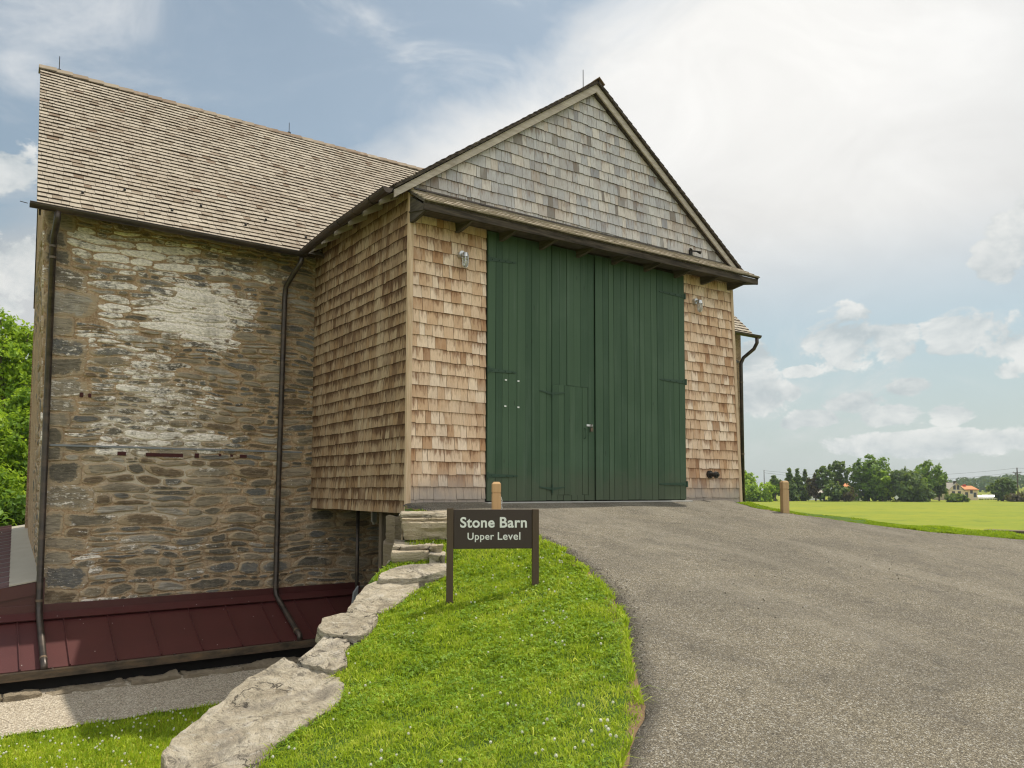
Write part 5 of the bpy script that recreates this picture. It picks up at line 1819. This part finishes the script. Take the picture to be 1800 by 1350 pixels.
H_ = (.028 + .018 * np.clip(tuft + .3, 0, 1.2) + rng.uniform(0, .022, len(X_))) * np.clip(.55 + de * 1.4, .55, 1) * np.clip(vv_ / 6.5, .85, 1.25)
W_ = rng.uniform(.0035, .0085, len(X_)) * np.clip(vv_ / 5.5, .8, 1.6)
tn = .42 + .30 * tuft + .32 * patch + rng.normal(0, .24, len(X_)) + (rng.random(len(X_)) < .05) * .5
g_ = blades('grass', X_, Y_, Z_, H_, W_, 'blade', .75, tn)
tag(g_, 'short bright green grass on the bank beside the drive', 'grass', kind='stuff')

NC = 24000
i_ = rng.choice(len(X_), min(NC, len(X_)), replace=False)
cl = NOI(X_[i_], Y_[i_], 1.9, 33.0, 3)
k_i = i_[(cl > -.18) & (de[i_] > .05)]
S_ = rng.uniform(.007, .014, len(k_i)) * np.clip(vv_[k_i] / 5.5, .85, 1.5)
c_o = clovers('clover_leaves', X_[k_i] + rng.normal(0, .01, len(k_i)), Y_[k_i] + rng.normal(0, .01, len(k_i)), Z_[k_i] + rng.uniform(.018, .05, len(k_i)), S_, 'clover', .4 + .35 * tuft[k_i] + rng.normal(0, .22, len(k_i)))
tag(c_o, 'low clover leaves mixed through the bank grass', 'clover', kind='stuff')


def heads(name, X, Y, Z, R, m):
    base_v = []; fa = []
    mb = MB(); mb.sphere((0, 0, 0), 1, 7, 5)
    bv = np.array(mb.v); bt = []
    for f in mb.f:
        bt.append(f[:3])
        if len(f) == 4: bt.append((f[0], f[2], f[3]))
    bt = np.array(bt)
    n = len(X)
    jit = rng.uniform(.75, 1.2, (n, len(bv), 1))
    V = bv[None] * jit * R[:, None, None] + np.stack([X, Y, Z], -1)[:, None]
    T = bt[None] + (np.arange(n) * len(bv))[:, None, None]
    return np_tris(name, V.reshape(-1, 3), T.reshape(-1, 3), m, rng.uniform(0, 1, n * len(bv)))


fl_d = NOI(X_, Y_, 1.1, 50.0, 3)
wgt = np.clip(fl_d + .25, 0.02, 1) * np.clip((vv_ / 6) ** -.5, .5, 1.3); wgt /= wgt.sum()
f_i = rng.choice(len(X_), 150, replace=False, p=wgt)
fh = heads('clover_flowers', X_[f_i], Y_[f_i], Z_[f_i] + rng.uniform(.035, .06, 150), rng.uniform(.006, .0105, 150), 'clover_head')
tag(fh, 'scattered white clover heads in the bank grass', 'clover flowers', kind='stuff')

k_b = rng.choice(len(X_), 5500, replace=False)
k_b = k_b[(NOI(X_[k_b], Y_[k_b], 3.0, 90.0, 3) > -.1) & (de[k_b] > .04)]
bw = blades('broad_grass', X_[k_b], Y_[k_b], Z_[k_b], rng.uniform(.04, .075, len(k_b)), rng.uniform(.007, .015, len(k_b)) * np.clip(vv_[k_b] / 6, .85, 1.4), 'blade', 1.1, .55 + .3 * tuft[k_b] + rng.normal(0, .3, len(k_b)))
tag(bw, 'coarser pale and dark grass leaves standing out of the bank turf', 'grass', kind='stuff')

M['grit'] = mat('grit', lambda t: t.ramp(t.attr('tint'), [(0, (.10, .085, .065)), (.6, (.26, .225, .175)), (1, (.45, .41, .34))]), .9)
ng = 1500
Yq = rng.uniform(2.4, 9.6, ng); Xq = exl(Yq) + np.abs(rng.normal(0, .10, ng)) + np.where(rng.random(ng) < .22, rng.uniform(0, 5, ng), 0) + .02
Xq = np.minimum(Xq, exr(Yq) - .1)
_, _, vq = proj_np(Xq, Yq, zplane(Yq))
tag(heads('grit', Xq, Yq, zplane(Yq) + .010, rng.uniform(.002, .006, ng) * np.clip(vq / 5, .8, 1.6), 'grit'), 'loose grit along the edge of the asphalt', 'grit', kind='stuff')

# broad weeds and tufts that overhang the stones and the drive
NE = 9000
Y2 = rng.uniform(2.6, 9.0, NE); side_ = rng.random(NE) < .45
X2 = np.where(side_, exl(Y2) + NOI(np.zeros(NE), Y2, 1.6, 3.0) * .06 - np.abs(rng.normal(0, .035, NE)), 0)
for k in np.where(~side_)[0]:
    ol = CAP_POLY[rng.integers(0, len(CAP_POLY))]
    q = rng.integers(0, len(ol)); a = np.array(ol[q - 1]); b = np.array(ol[q]); p = a + (b - a) * rng.random() + rng.normal(0, .02, 2)
    X2[k], Y2[k] = p
    if p[0] - wxl(p[1]) < .18 or p[0] < cap_right(np.array([p[1]]))[0] - .10: X2[k] = 99
ok = X2 < 50
X2, Y2 = X2[ok], Y2[ok]
n2 = NOI(X2, Y2, 2.3, 70.0, 3); ok = n2 > -.05; X2, Y2 = X2[ok], Y2[ok]
_, _, v2 = proj_np(X2, Y2, zbank(X2, Y2))
g2_ = blades('edge_grass', X2, Y2, zbank(X2, Y2) + .0, rng.uniform(.03, .085, len(X2)), rng.uniform(.004, .010, len(X2)) * np.clip(v2 / 5.5, .8, 1.5), 'blade', .95, .45 + rng.normal(0, .25, len(X2)))
tag(g2_, 'longer grass tufts creeping over the stones and the drive edge', 'grass', kind='stuff')

# lawn below the wall
NL = 130000
X3 = rng.uniform(-6, 3.2, NL); Y3 = rng.uniform(6.5, 13, NL); Z3 = np.full(NL, ZG - .015)
lim = LAWN_A.y + (X3 - LAWN_A.x) * (LAWN_D.y / LAWN_D.x) + np.array([fbm(x, 0, 2, 4, 1.5) for x in X3]) * .10
ok = (Y3 < lim + rng.normal(0, .03, NL)) & (X3 < wxl(Y3) - .02)
px3, py3, v3 = proj_np(X3, Y3, Z3); ok &= (px3 > -30) & (px3 < 700) & (py3 < 1400)
X3, Y3, Z3, v3 = X3[ok], Y3[ok], Z3[ok], v3[ok]
t3 = NOI(X3, Y3, 2.0, 9.0, 3)
lw = blades('lawn', X3, Y3, Z3, .045 + rng.uniform(0, .035, len(X3)), rng.uniform(.007, .013, len(X3)), 'blade', .7, .36 + .35 * t3 + rng.normal(0, .2, len(X3)))
tag(lw, 'mown green lawn below the wall beside the gravel', 'grass', kind='stuff')
f3 = rng.choice(len(X3), min(230, len(X3)), replace=False)
tag(heads('clover_flowers', X3[f3], Y3[f3], Z3[f3] + .075, rng.uniform(.008, .013, len(f3)), 'clover_head'), 'white clover heads thick in the lower lawn', 'clover flowers', kind='stuff')
base_l = MB().face([(-14, 2, ZG - .012), (4, 2, ZG - .012), (4, 13, ZG - .012), (-14, 13, ZG - .012)])
# grass along the far side of the drive
NS = 90000
Y4 = rng.uniform(2.0, 9.9, NS); X4 = exr(Y4) + np.abs(rng.normal(0, 1, NS)) * rng.uniform(.2, 3.2, NS) + NOI(np.full(NS, 4.), Y4, 1.6, 3.0) * .12
Z4 = zbank(X4, Y4); px4, py4, v4 = proj_np(X4, Y4, Z4)
ok = (px4 > 1290) & (px4 < 1840)
X4, Y4, Z4, v4 = X4[ok], Y4[ok], Z4[ok], v4[ok]
t4 = NOI(X4, Y4, 1.2, 12.0, 3)
sh = blades('verge_grass', X4, Y4, Z4 - .01, (.05 + .05 * np.clip(t4, -.5, 1) + rng.uniform(0, .05, len(X4))) * np.clip((9.6 - Y4) / 4.5, .36, 1) * np.clip(.65 + t4 * 1.0, .5, 1.3), rng.uniform(.012, .022, len(X4)), 'blade', .55, .16 + .35 * t4 + rng.normal(0, .18, len(X4)))
tag(sh, 'rough green verge grass along the far edge of the drive', 'grass', kind='stuff')


# ------------------------------------------------------------------ trees
def tree(name, lb, cat, x, y, zbase, h, wd, leaf, n, ls, seed, group=None, crown0=.25, lobes=9, gaps=.0, trunk_r=None, shape='round', trunk=True, flat=1.0):
    r = random.Random(seed); g = np.random.default_rng(seed)
    t = thing(name, lb, cat, (x, y, zbase), group)
    tr = trunk_r or h * .028
    L = []
    ch = h * (1 - crown0)
    for k in range(lobes):
        f = (k + .5) / lobes
        if shape == 'cone':
            zc = crown0 * h + ch * f * .92; R_ = wd * .5 * (1 - f * .82) * r.uniform(.65, 1.0); off = wd * .5 * (1 - f) * .55
        elif shape == 'bush':
            zc = h * r.uniform(.12, .72); off = wd * .36; R_ = wd * r.uniform(.2, .32)
        else:
            zc = crown0 * h + ch * (f * .84 + .06); prof = math.sin(math.pi * min(1, .16 + f * .78)) ** .6
            R_ = wd * r.uniform(.17, .29) * (.75 + .4 * prof); off = wd * .36 * prof
        a = k * 2.4 + r.uniform(-.6, .6); o_ = off * math.sqrt(r.uniform(.15, 1))
        L.append((Vector((x + math.cos(a) * o_, y + math.sin(a) * o_, zbase + zc)), R_, r.uniform(-.22, .22)))
    tm = MB()
    if trunk:
        top = Vector((x + r.uniform(-.03, .03) * h, y + r.uniform(-.03, .03) * h, zbase + h * .80))
        mid = Vector((x, y, zbase)).lerp(top, .45) + Vector((r.uniform(-.02, .02) * h, r.uniform(-.02, .02) * h, 0))
        tm.tube([(x, y, zbase - .3), (x, y, zbase + h * .05), mid, top], [tr * 1.35, tr, tr * .7, tr * .15], 8)
        for c, R_, _ in L:
            k = max(.12, min(.72, (c.z - zbase) / h - .22))
            st = Vector((x, y, zbase)).lerp(mid, k / .45) if k < .45 else mid.lerp(top, (k - .45) / .55)
            tm.tube([st, st.lerp(c, .5) + Vector((0, 0, -.03 * h * .4)), c + Vector((0, 0, R_ * .4))], [tr * .45, tr * .28, tr * .06], 6)
        tm.build('trunk', 'bark', t)
    # leaf sprays gathered on twig clusters through each lobe
    tot = sum(R_ ** 2 for _, R_, _ in L)
    C_ = []; N_ = []; TN = []
    for c, R_, tt in L:
        nn = max(12, int(n * R_ ** 2 / tot))
        ncl = max(5, nn // 14)
        d = g.normal(size=(ncl, 3)); d /= np.linalg.norm(d, axis=1)[:, None]
        rr_ = R_ * g.uniform(.45, 1.08, ncl) ** .7
        cc = np.array(c) + d * rr_[:, None] * np.array([1, 1, .82 * flat])
        ci = g.integers(0, ncl, nn)
        P = cc[ci] + g.normal(0, R_ * .13, (nn, 3))
        C_.append(P); N_.append(d[ci] * .8 + g.normal(0, .55, (nn, 3)) + np.array([0, 0, .35]))
        TN.append(.45 + tt + g.normal(0, .14, ncl)[ci] + g.normal(0, .14, nn))
    P = np.concatenate(C_); N = np.concatenate(N_); TN = np.concatenate(TN)
    if gaps > 0:
        keep = np.array([fbm(a, b, c, 2, 1.6 / wd * 3) for a, b, c in P]) > -.55 + gaps
        P, N, TN = P[keep], N[keep], TN[keep]
    keep = P[:, 2] > zbase + .05
    P, N, TN = P[keep], N[keep], TN[keep]
    N /= np.linalg.norm(N, axis=1)[:, None]
    a = np.cross(N, g.normal(size=N.shape)); a /= np.linalg.norm(a, axis=1)[:, None] + 1e-9
    b = np.cross(N, a)
    s_ = ls * g.uniform(.6, 1.35, len(P))[:, None]
    V = np.stack([P - a * s_, P + b * s_ * .5 - a * s_ * .1, P + a * s_, P - b * s_ * .5 + a * s_ * .1], 1)
    V[:, 0] -= N * s_ * .18; V[:, 2] -= N * s_ * .25
    o = np.arange(len(P))[:, None] * 4
    T = np.concatenate([o + [0, 1, 2], o + [0, 2, 3]], 1).reshape(-1, 3)
    np_tris('crown', V.reshape(-1, 3), T, leaf, np.repeat(np.clip(TN, 0, 1), 4), t)
    return t


def ptree(name, lb, cat, px_, ytop, ybase, wpx, v, leaf, n, seed, **kw):
    b = at_v(px_, ybase, v); t_ = at_v(px_, ytop, v)
    zb_ = max(ZG, b.z) if kw.pop('onfield', True) else b.z
    zb_ = ZG
    h = t_.z - zb_
    w_ = wpx / FPX * v
    ls = kw.pop('ls', max(.10, w_ * .055))
    return tree(name, lb, cat, b.x, b.y, zb_, h, w_, leaf, n, ls, seed, **kw)


LG = 'leafy trees behind the left end of the barn'
ptree('tree', 'tall open crowned tree with bright leaves showing its limbs, left of the barn', 'tree', 8, 548, 960, 165, 33, 'leaf_bright', 15000, 201, group=LG, crown0=.55, lobes=13, gaps=.24, ls=.105)
ptree('tree', 'dense bright green tree pressed against the left edge of the barn', 'tree', 32, 660, 960, 150, 30, 'leaf_bright', 26000, 202, group=LG, crown0=.0, lobes=14, gaps=.10, ls=.095)
ptree('tree', 'lower dense tree cut by the left edge of the picture', 'tree', -50, 675, 960, 170, 27, 'leaf_bright', 20000, 203, group=LG, crown0=.0, lobes=12, gaps=.1, ls=.095)
ptree('shrub', 'deep green shrub under the trees beside the red shed', 'shrub', 10, 830, 960, 130, 26, 'leaf_mid', 9000, 204, shape='bush', lobes=10, ls=.13, trunk=False)

FG = 'trees along the far side of the field'
V0 = 190
far_trees = [
    ('tree', 'pale green tree peeping out beside the far downspout', 1312, 830, 44, 'leaf_bright', 1300, dict(crown0=.1)),
    ('bush', 'low bright bush left of the thin utility pole', 1330, 853, 42, 'leaf_bright', 1100, dict(shape='bush', trunk=False)),
    ('bush', 'low bright bush right of the thin utility pole', 1358, 850, 44, 'leaf_bright', 1200, dict(shape='bush', trunk=False)),
    ('tree', 'small thin tree leaning over the brown bollard', 1363, 836, 18, 'leaf_dark', 420, dict(crown0=.45, lobes=5)),
    ('cedar', 'dark ragged cedar just right of the brown bollard', 1388, 819, 27, 'leaf_dark', 1300, dict(shape='cone', crown0=.08, lobes=11)),
    ('cedar', 'dark cedar with a pointed top, second right of the bollard', 1403, 821, 26, 'leaf_dark', 1300, dict(shape='cone', crown0=.08, lobes=11)),
    ('cedar', 'slim dark cedar at the end of the close group', 1416, 822, 21, 'leaf_dark', 1100, dict(shape='cone', crown0=.08, lobes=10)),
    ('tree', 'reddish dark tree in front of the white house', 1434, 834, 24, 'leaf_red', 1000, dict(crown0=.12, lobes=9)),
    ('cedar', 'dark open cedar with sky through its crown', 1449, 820, 27, 'leaf_dark', 1000, dict(crown0=.35, lobes=9, gaps=.12)),
    ('tree', 'dark tree with a layered leaning crown, left of the orange roof', 1473, 811, 33, 'leaf_dark', 1300, dict(crown0=.30, lobes=9, gaps=.10)),
    ('bush', 'dark bush under the layered tree', 1468, 852, 40, 'leaf_dark', 1200, dict(shape='bush', trunk=False)),
    ('bush', 'reddish bush beside the red porch roof', 1490, 852, 22, 'leaf_red', 700, dict(shape='bush', trunk=False)),
    ('tree', 'tallest broad green tree in the row across the field', 1527, 803, 56, 'leaf_mid', 3000, dict(crown0=.06, lobes=16)),
    ('tree', 'lighter green tree leaning against the tallest one', 1552, 832, 40, 'leaf_bright', 1700, dict(crown0=.05, lobes=10)),
    ('tree', 'wide blue green pine in the middle of the row', 1588, 828, 62, 'leaf_dark', 2600, dict(crown0=.05, lobes=14)),
    ('bush', 'dark rounded bush behind the diamond sign', 1585, 848, 24, 'leaf_dark', 1100, dict(shape='bush', trunk=False)),
    ('tree', 'light green tree between the two dark rounded bushes', 1612, 836, 42, 'leaf_mid', 1500, dict(crown0=.05, lobes=10)),
    ('bush', 'dark rounded bush right of the yellow sapling', 1621, 852, 28, 'leaf_dark', 1300, dict(shape='bush', trunk=False)),
    ('sapling', 'yellow green sapling between two dark bushes', 1608, 864, 12, 'leaf_yellow', 300, dict(shape='cone', crown0=.1, lobes=5)),
    ('tree', 'tall loose tree with visible limbs, left of the tan house', 1634, 818, 46, 'leaf_mid', 1500, dict(crown0=.42, lobes=11, gaps=.16)),
    ('tree', 'dark leafy tree close against the tan house', 1651, 836, 27, 'leaf_dark', 1500, dict(crown0=.2, lobes=9)),
    ('bush', 'dark low hedge in front of the tan house', 1683, 873, 30, 'leaf_dark', 900, dict(shape='bush', trunk=False, flat=.5)),
    ('tree', 'round dark tree standing alone right of the parked cars', 1764, 842, 33, 'leaf_dark', 2000, dict(crown0=.08, lobes=12)),
    ('bush', 'reddish bush right of the lone round tree', 1790, 872, 34, 'leaf_red', 800, dict(shape='bush', trunk=False, flat=.6)),
]
for i, (nm, lb, px_, yt, wp, lf, n, kw) in enumerate(far_trees):
    v = V0 + random.Random(i).uniform(0, 14) + (0 if nm == 'bush' else 8)
    ptree(nm, lb, nm, px_, yt - 2, 880, wp * 1.16, v, lf, int(n * 1.5), 300 + i, group=FG, ls=.46 if nm != 'sapling' else .25, **kw)


# ------------------------------------------------------------------ far houses
def gable_house(name, lb, cat, px0, px1, yeave, yridge, v, wall, roof, depth, front_gable=True, chim=(), wins=(), base=None, group=None):
    """house with its front across the view"""
    a, b = at_v(px0, yeave, v), at_v(px1, yeave, v)
    zr = at_v((px0 + px1) / 2, yridge, v).z; ze = (a.z + b.z) / 2
    t = base if base is not None else thing(name, lb, cat, ((a.x + b.x) / 2, (a.y + b.y) / 2, ZG), group)
    ux = Vector((b.x - a.x, b.y - a.y, 0)); W_ = ux.length; ux.normalize(); dy = Vector((-ux.y, ux.x, 0))
    A = Vector((a.x, a.y, 0))
    P = lambda s, d, z: A + ux * s + dy * d + Vector((0, 0, z))
    mb = MB()
    if front_gable:
        mb.prism([P(0, 0, ZG), P(W_, 0, ZG), P(W_, 0, ze), P(W_ / 2, 0, zr), P(0, 0, ze)], dy * depth)
        rfm = MB()
        for s0, s1 in ((-.35, W_ / 2), (W_ + .35, W_ / 2)):
            z0 = ze - .35 * (zr - ze) / (W_ / 2)
            rfm.prism([P(s0, -.3, z0 + .03), P(s1, -.3, zr + .03), P(s1, -.3, zr + .22), P(s0, -.3, z0 + .22)], dy * (depth + .6))
    else:
        mb.box((0, 0, 0), (1, 1, 1)) if False else None
        mb.prism([P(0, 0, ZG), P(0, 0, ze), P(0, depth / 2, zr), P(0, depth, ze), P(0, depth, ZG)], ux * W_)
        rfm = MB()
        rfm.prism([P(-.2, -.4, ze - .1), P(-.2, depth / 2, zr + .03), P(-.2, depth / 2, zr + .22), P(-.2, -.4, ze + .1)], ux * (W_ + .4))
        rfm.prism([P(-.2, depth + .4, ze - .1), P(-.2, depth / 2, zr + .03), P(-.2, depth / 2, zr + .22), P(-.2, depth + .4, ze + .1)], ux * (W_ + .4))
    mb.build('wall', wall, t)
    ro = rfm.build('roof', roof, t)
    for (s, d, hh) in chim:
        MB().prism([P(s * W_ - .35, d, ze), P(s * W_ + .35, d, ze), P(s * W_ + .35, d, zr + hh), P(s * W_ - .35, d, zr + hh)], dy * .7).build('chimney', 'red_roof' if roof == 'orange_roof' else 'dark_wood', ro)
    for (s, zf, ww, hh) in wins:
        z = ZG + (ze - ZG) * zf
        w_o = MB().prism([P(s * W_ - ww / 2, -.03, z), P(s * W_ + ww / 2, -.03, z), P(s * W_ + ww / 2, -.03, z + hh), P(s * W_ - ww / 2, -.03, z + hh)], dy * .06).build('window', 'window_dark', t)
        MB().prism([P(s * W_ - ww / 2 - .06, -.05, z - .1), P(s * W_ + ww / 2 + .06, -.05, z - .1), P(s * W_ + ww / 2 + .06, -.05, z), P(s * W_ - ww / 2 - .06, -.05, z)], dy * .08).build('sill', 'white', w_o)
    return t


hs_ = gable_house('house', 'tan two storey farmhouse with a grey gable and an orange roofed wing', 'house', 1668, 1694, 861, 849.5, 232, 'house_wall', 'house_roof', 9, True, chim=((.5, .2, .7), (.78, 6.5, .5)), wins=((.38, 1.02, .8, 1.3), (.62, 1.02, .8, 1.3), (.3, .38, .9, 1.5), (.7, .38, .9, 1.5)))
gable_house('house', '', 'house', 1694, 1718.5, 861, 855, 236, 'house_wall', 'orange_roof', 7, False, chim=((.45, 2.6, .6),), wins=((.2, .25, .9, 1.6), (.55, .62, .8, 1.1), (.8, .25, .9, 1.5)), base=hs_)
gable_house('house', 'white house half hidden behind the dark cedars', 'house', 1424, 1450, 867, 860, 225, 'white', 'house_roof', 7, False, wins=((.3, .3, .9, 1.3), (.75, .3, .9, 1.3)))
gable_house('shed', 'small white shed between the red bush and the tallest tree', 'shed', 1500, 1515, 868, 863, 215, 'white', 'house_roof', 4, True, wins=((.3, .1, .5, 1.3), (.6, .1, .5, 1.3)))
gable_house('house', 'orange roofed house showing above the reddish bush', 'house', 1478, 1500, 856, 848, 240, 'house_wall', 'orange_roof', 7, False, wins=((.5, .4, .9, 1.3),))
gable_house('shed', 'low red roofed shed left of the white one', 'shed', 1486, 1500, 874, 869, 212, 'house_wall', 'red_roof', 4, False, wins=((.5, .3, .8, .9),))


# ------------------------------------------------------------------ cars
def car(px_, v, m, lb, yaw=0.0):
    b = at_v(px_, 880, v); t = thing('parked_car', lb, 'car', (b.x, b.y, ZG), 'cars parked beside the far house')
    ang = YAW - rad(90) + yaw
    F_ = Matrix.Translation((b.x, b.y, ZG)) @ Matrix.Rotation(ang, 4, 'Z')
    prof = [(-2.15, .35), (2.15, .35), (2.2, .65), (2.0, .88), (1.05, .98), (.35, 1.42), (-1.1, 1.46), (-1.85, .98), (-2.2, .92)]
    MB().prism([F_ @ Vector((x, -.88, z)) for x, z in prof], F_.to_3x3() @ Vector((0, 1.76, 0))).build('body', m, t, .08)
    for s_ in (-.89, .885):
        MB().prism([F_ @ Vector((x, s_, z)) for x, z in [(.85, .98), (.28, 1.34), (-1.02, 1.37), (-1.55, .99)]], F_.to_3x3() @ Vector((0, .01, 0))).build('window', 'window_dark', t)
    for wx_ in (-1.35, 1.35):
        for wy_ in (-.90, .72):
            wl_ = MB().tube([F_ @ Vector((wx_, wy_, .33)), F_ @ Vector((wx_, wy_ + .18, .33))], .33, 14).build('wheel', 'tyre', t)
            MB().tube([F_ @ Vector((wx_, wy_ - .01, .33)), F_ @ Vector((wx_, wy_ + .19, .33))], .19, 10).build('rim', 'steel', wl_)


car(1719.5, 240, 'car_white', 'white car parked nearest the tan house wall', 1.2)
car(1729.5, 243, 'car_white', 'white car second from the tan house', 1.3)
car(1739.5, 246, 'car_white', 'white car parked left of the dark one', 1.25)
car(1749, 249, 'car_dark', 'dark car at the end of the row of white cars', 1.3)
car(1761, 236, 'car_white', 'white car partly hidden by the lone round tree', .1)


# ------------------------------------------------------------------ utility poles, wires, road sign
def upole(px_, ytop, v, r_, lb, cross=True):
    b = at_v(px_, 880, v); zt_ = at_v(px_, ytop, v).z
    t = thing('utility_pole', lb, 'utility pole', (b.x, b.y, ZG), 'utility poles beyond the field')
    MB().tube([(b.x, b.y, ZG - .3), (b.x, b.y, zt_)], [r_, r_ * .75], 10).build('pole', 'pole', t)
    if cross:
        z = zt_ - 1.6
        MB().prism([Vector((b.x, b.y, z)) - _r0 * 1.3, Vector((b.x, b.y, z)) + _r0 * 1.3, Vector((b.x, b.y, z + .18)) + _r0 * 1.3, Vector((b.x, b.y, z + .18)) - _r0 * 1.3], _f0 * .14).build('crossarm', 'pole', t)
        for s_ in (-1.1, 1.1):
            q = Vector((b.x, b.y, z + .2)) + _r0 * s_
            MB().tube([q, q + Vector((0, 0, .3))], .08, 8).build('insulator', 'pale_sign', t)
        q = Vector((b.x, b.y, z - .9)) - _r0 * .45
        MB().tube([q, q + Vector((0, 0, .9))], .26, 10).build('transformer', 'lead', t)
    return Vector((b.x, b.y, zt_))


A_ = upole(1344, 826, 222, .13, 'thin distant utility pole behind the bright bushes', False)
B_ = upole(1790, 822, 228, .20, 'thick utility pole with a crossarm at the right edge of the picture')
C_ = B_ + _r0 * 45 + Vector((0, 0, .2))
D_ = A_ - _r0 * 45
Pm = at_v(1519, 842, 224); Pm2 = upole(1519, 838, 224, .09, 'slender pole in front of the tallest tree', False)


def wire(p, q, sag, lb, r_=.028):
    n = 24
    pts = [p.lerp(q, k / n) + Vector((0, 0, -sag * 4 * (k / n) * (1 - k / n))) for k in range(n + 1)]
    tag(MB().tube(pts, r_, 5).build('power_line', 'wire', None), lb, 'power line', 'wires strung between the utility poles')


wire(A_ + Vector((0, 0, -.2)), B_ + Vector((0, 0, -.1)), 2.0, 'topmost wire hanging between the thin pole and the thick one')
wire(A_ + Vector((0, 0, -.8)), B_ + Vector((0, 0, -1.3)), 2.4, 'second wire hanging just below the topmost one')
wire(A_ + Vector((0, 0, -5.0)), B_ + Vector((0, 0, -5.6)), 1.2, 'low cable crossing in front of the tan house', .045)
wire(B_ + Vector((0, 0, -.1)), C_, .6, 'upper wire leaving the thick pole towards the right')
wire(B_ + Vector((0, 0, -1.3)), C_ + Vector((0, 0, -1.2)), .6, 'lower wire leaving the thick pole towards the right')
b = at_v(1576, 880, 186); zc_ = at_v(1576, 874.5, 186).z
t = thing('road_sign', 'small pale diamond road sign by the dark bush', 'road sign', (b.x, b.y, ZG))
MB().tube([(b.x, b.y, ZG - .2), (b.x, b.y, zc_)], .04, 8).build('post', 'pole', t)
cc = Vector((b.x, b.y, zc_))
MB().prism([cc - _r0 * .55 - _f0 * .05, cc - Vector((0, 0, .55)) - _f0 * .05, cc + _r0 * .55 - _f0 * .05, cc + Vector((0, 0, .55)) - _f0 * .05], -_f0 * .02).build('plate', 'pale_sign', t)

# ------------------------------------------------------------------ wooded hills on the skyline
def hillz(a, v):
    base_ = 12.0 * math.exp(-((a - .66) / .16) ** 2) + 9.0 * math.exp(-((a - .48) / .07) ** 2) * .0 + 4.0 * math.exp(-((a - 1.0) / .3) ** 2)
    base_ += 2.5 * fbm(a * 9, 1, 0, 3, 1.0)
    return base_


hv, ha = np.meshgrid(np.linspace(620, 980, 26), np.linspace(.42, 1.3, 130), indexing='ij')
Xh = np.array([[(_f0 * (v * math.cos(a)) + _r0 * (v * math.sin(a))).x for v, a in zip(p, q)] for p, q in zip(hv, ha)])
Yh = np.array([[(_f0 * (v * math.cos(a)) + _r0 * (v * math.sin(a))).y for v, a in zip(p, q)] for p, q in zip(hv, ha)])
ku = (hv - 620) / 360
Zh = np.array([[ZG - 1 + max(0, hillz(a, v)) * math.sin(min(1, (v - 620) / 280) * math.pi / 2) for v, a in zip(p, q)] for p, q in zip(hv, ha)])
hills = grid_mesh('hills', Xh, Yh, Zh, 'field', None)
tag(hills, kind='structure')
nh = 26000
a = rng.uniform(.44, 1.1, nh); v = rng.uniform(600, 900, nh)
gx = np.array([[math.cos(q), math.sin(q)] for q in a])
Xt = (np.array([_f0.x]) * gx[:, 0] + np.array([_r0.x]) * gx[:, 1]) * v
Yt = (np.array([_f0.y]) * gx[:, 0] + np.array([_r0.y]) * gx[:, 1]) * v
ht = np.array([ZG - 1 + max(0, hillz(q, p)) * math.sin(min(1, max(0, (p - 620) / 280)) * math.pi / 2) for q, p in zip(a, v)])
cidx = rng.integers(0, 1500, nh)
cA = rng.uniform(.44, 1.1, 1500); cV = rng.uniform(600, 900, 1500); cR = rng.uniform(2.6, 4.8, 1500)
dirs = rng.normal(size=(nh, 3)); dirs[:, 2] = np.abs(dirs[:, 2]); dirs /= np.linalg.norm(dirs, axis=1)[:, None]
cX = (_f0.x * np.cos(cA) + _r0.x * np.sin(cA)) * cV; cY = (_f0.y * np.cos(cA) + _r0.y * np.sin(cA)) * cV
cZ = np.array([ZG - 1 + max(0, hillz(q, p)) * math.sin(min(1, max(0, (p - 620) / 280)) * math.pi / 2) for q, p in zip(cA, cV)]) + rng.uniform(2.5, 6.5, 1500)
P = np.stack([cX, cY, cZ], -1)[cidx] + dirs * cR[cidx][:, None] * np.array([1, 1, .9])
N = dirs + rng.normal(0, .4, (nh, 3)); N /= np.linalg.norm(N, axis=1)[:, None]
aa = np.cross(N, rng.normal(size=N.shape)); aa /= np.linalg.norm(aa, axis=1)[:, None]; bb = np.cross(N, aa)
s_ = rng.uniform(.8, 1.7, nh)[:, None]
V = np.stack([P - aa * s_, P + bb * s_ * .7, P + aa * s_, P - bb * s_ * .7], 1).reshape(-1, 3)
o = np.arange(nh)[:, None] * 4
T = np.concatenate([o + [0, 1, 2], o + [0, 2, 3]], 1).reshape(-1, 3)
wood = np_tris('far_wood', V, T, 'hill_leaf', np.repeat(np.clip(.5 + rng.normal(0, .2, 1500)[cidx], 0, 1), 4))
tag(wood, 'hazy green wood covering the low hill on the skyline', 'wood', kind='stuff')

# ------------------------------------------------------------------ haze
HB = MB().box((-600, -600, ZG - 1.2), (1250, 1250, 60))
hz_o = HB.build('haze', 'white', None)
hm = bpy.data.materials.new('haze_air'); hm.use_nodes = True; hm.node_tree.nodes.clear()
th = NT(hm.node_tree)
pv = th.n('ShaderNodeVolumePrincipled', {'Color': (.80, .88, .95), 'Density': .00019, 'Anisotropy': .25})
th.n('ShaderNodeOutputMaterial', {'Volume': pv.outputs[0]})
hz_o.data.materials.clear(); hz_o.data.materials.append(hm)
tag(hz_o, 'pale summer haze lying over the distant hill', 'haze', kind='stuff')
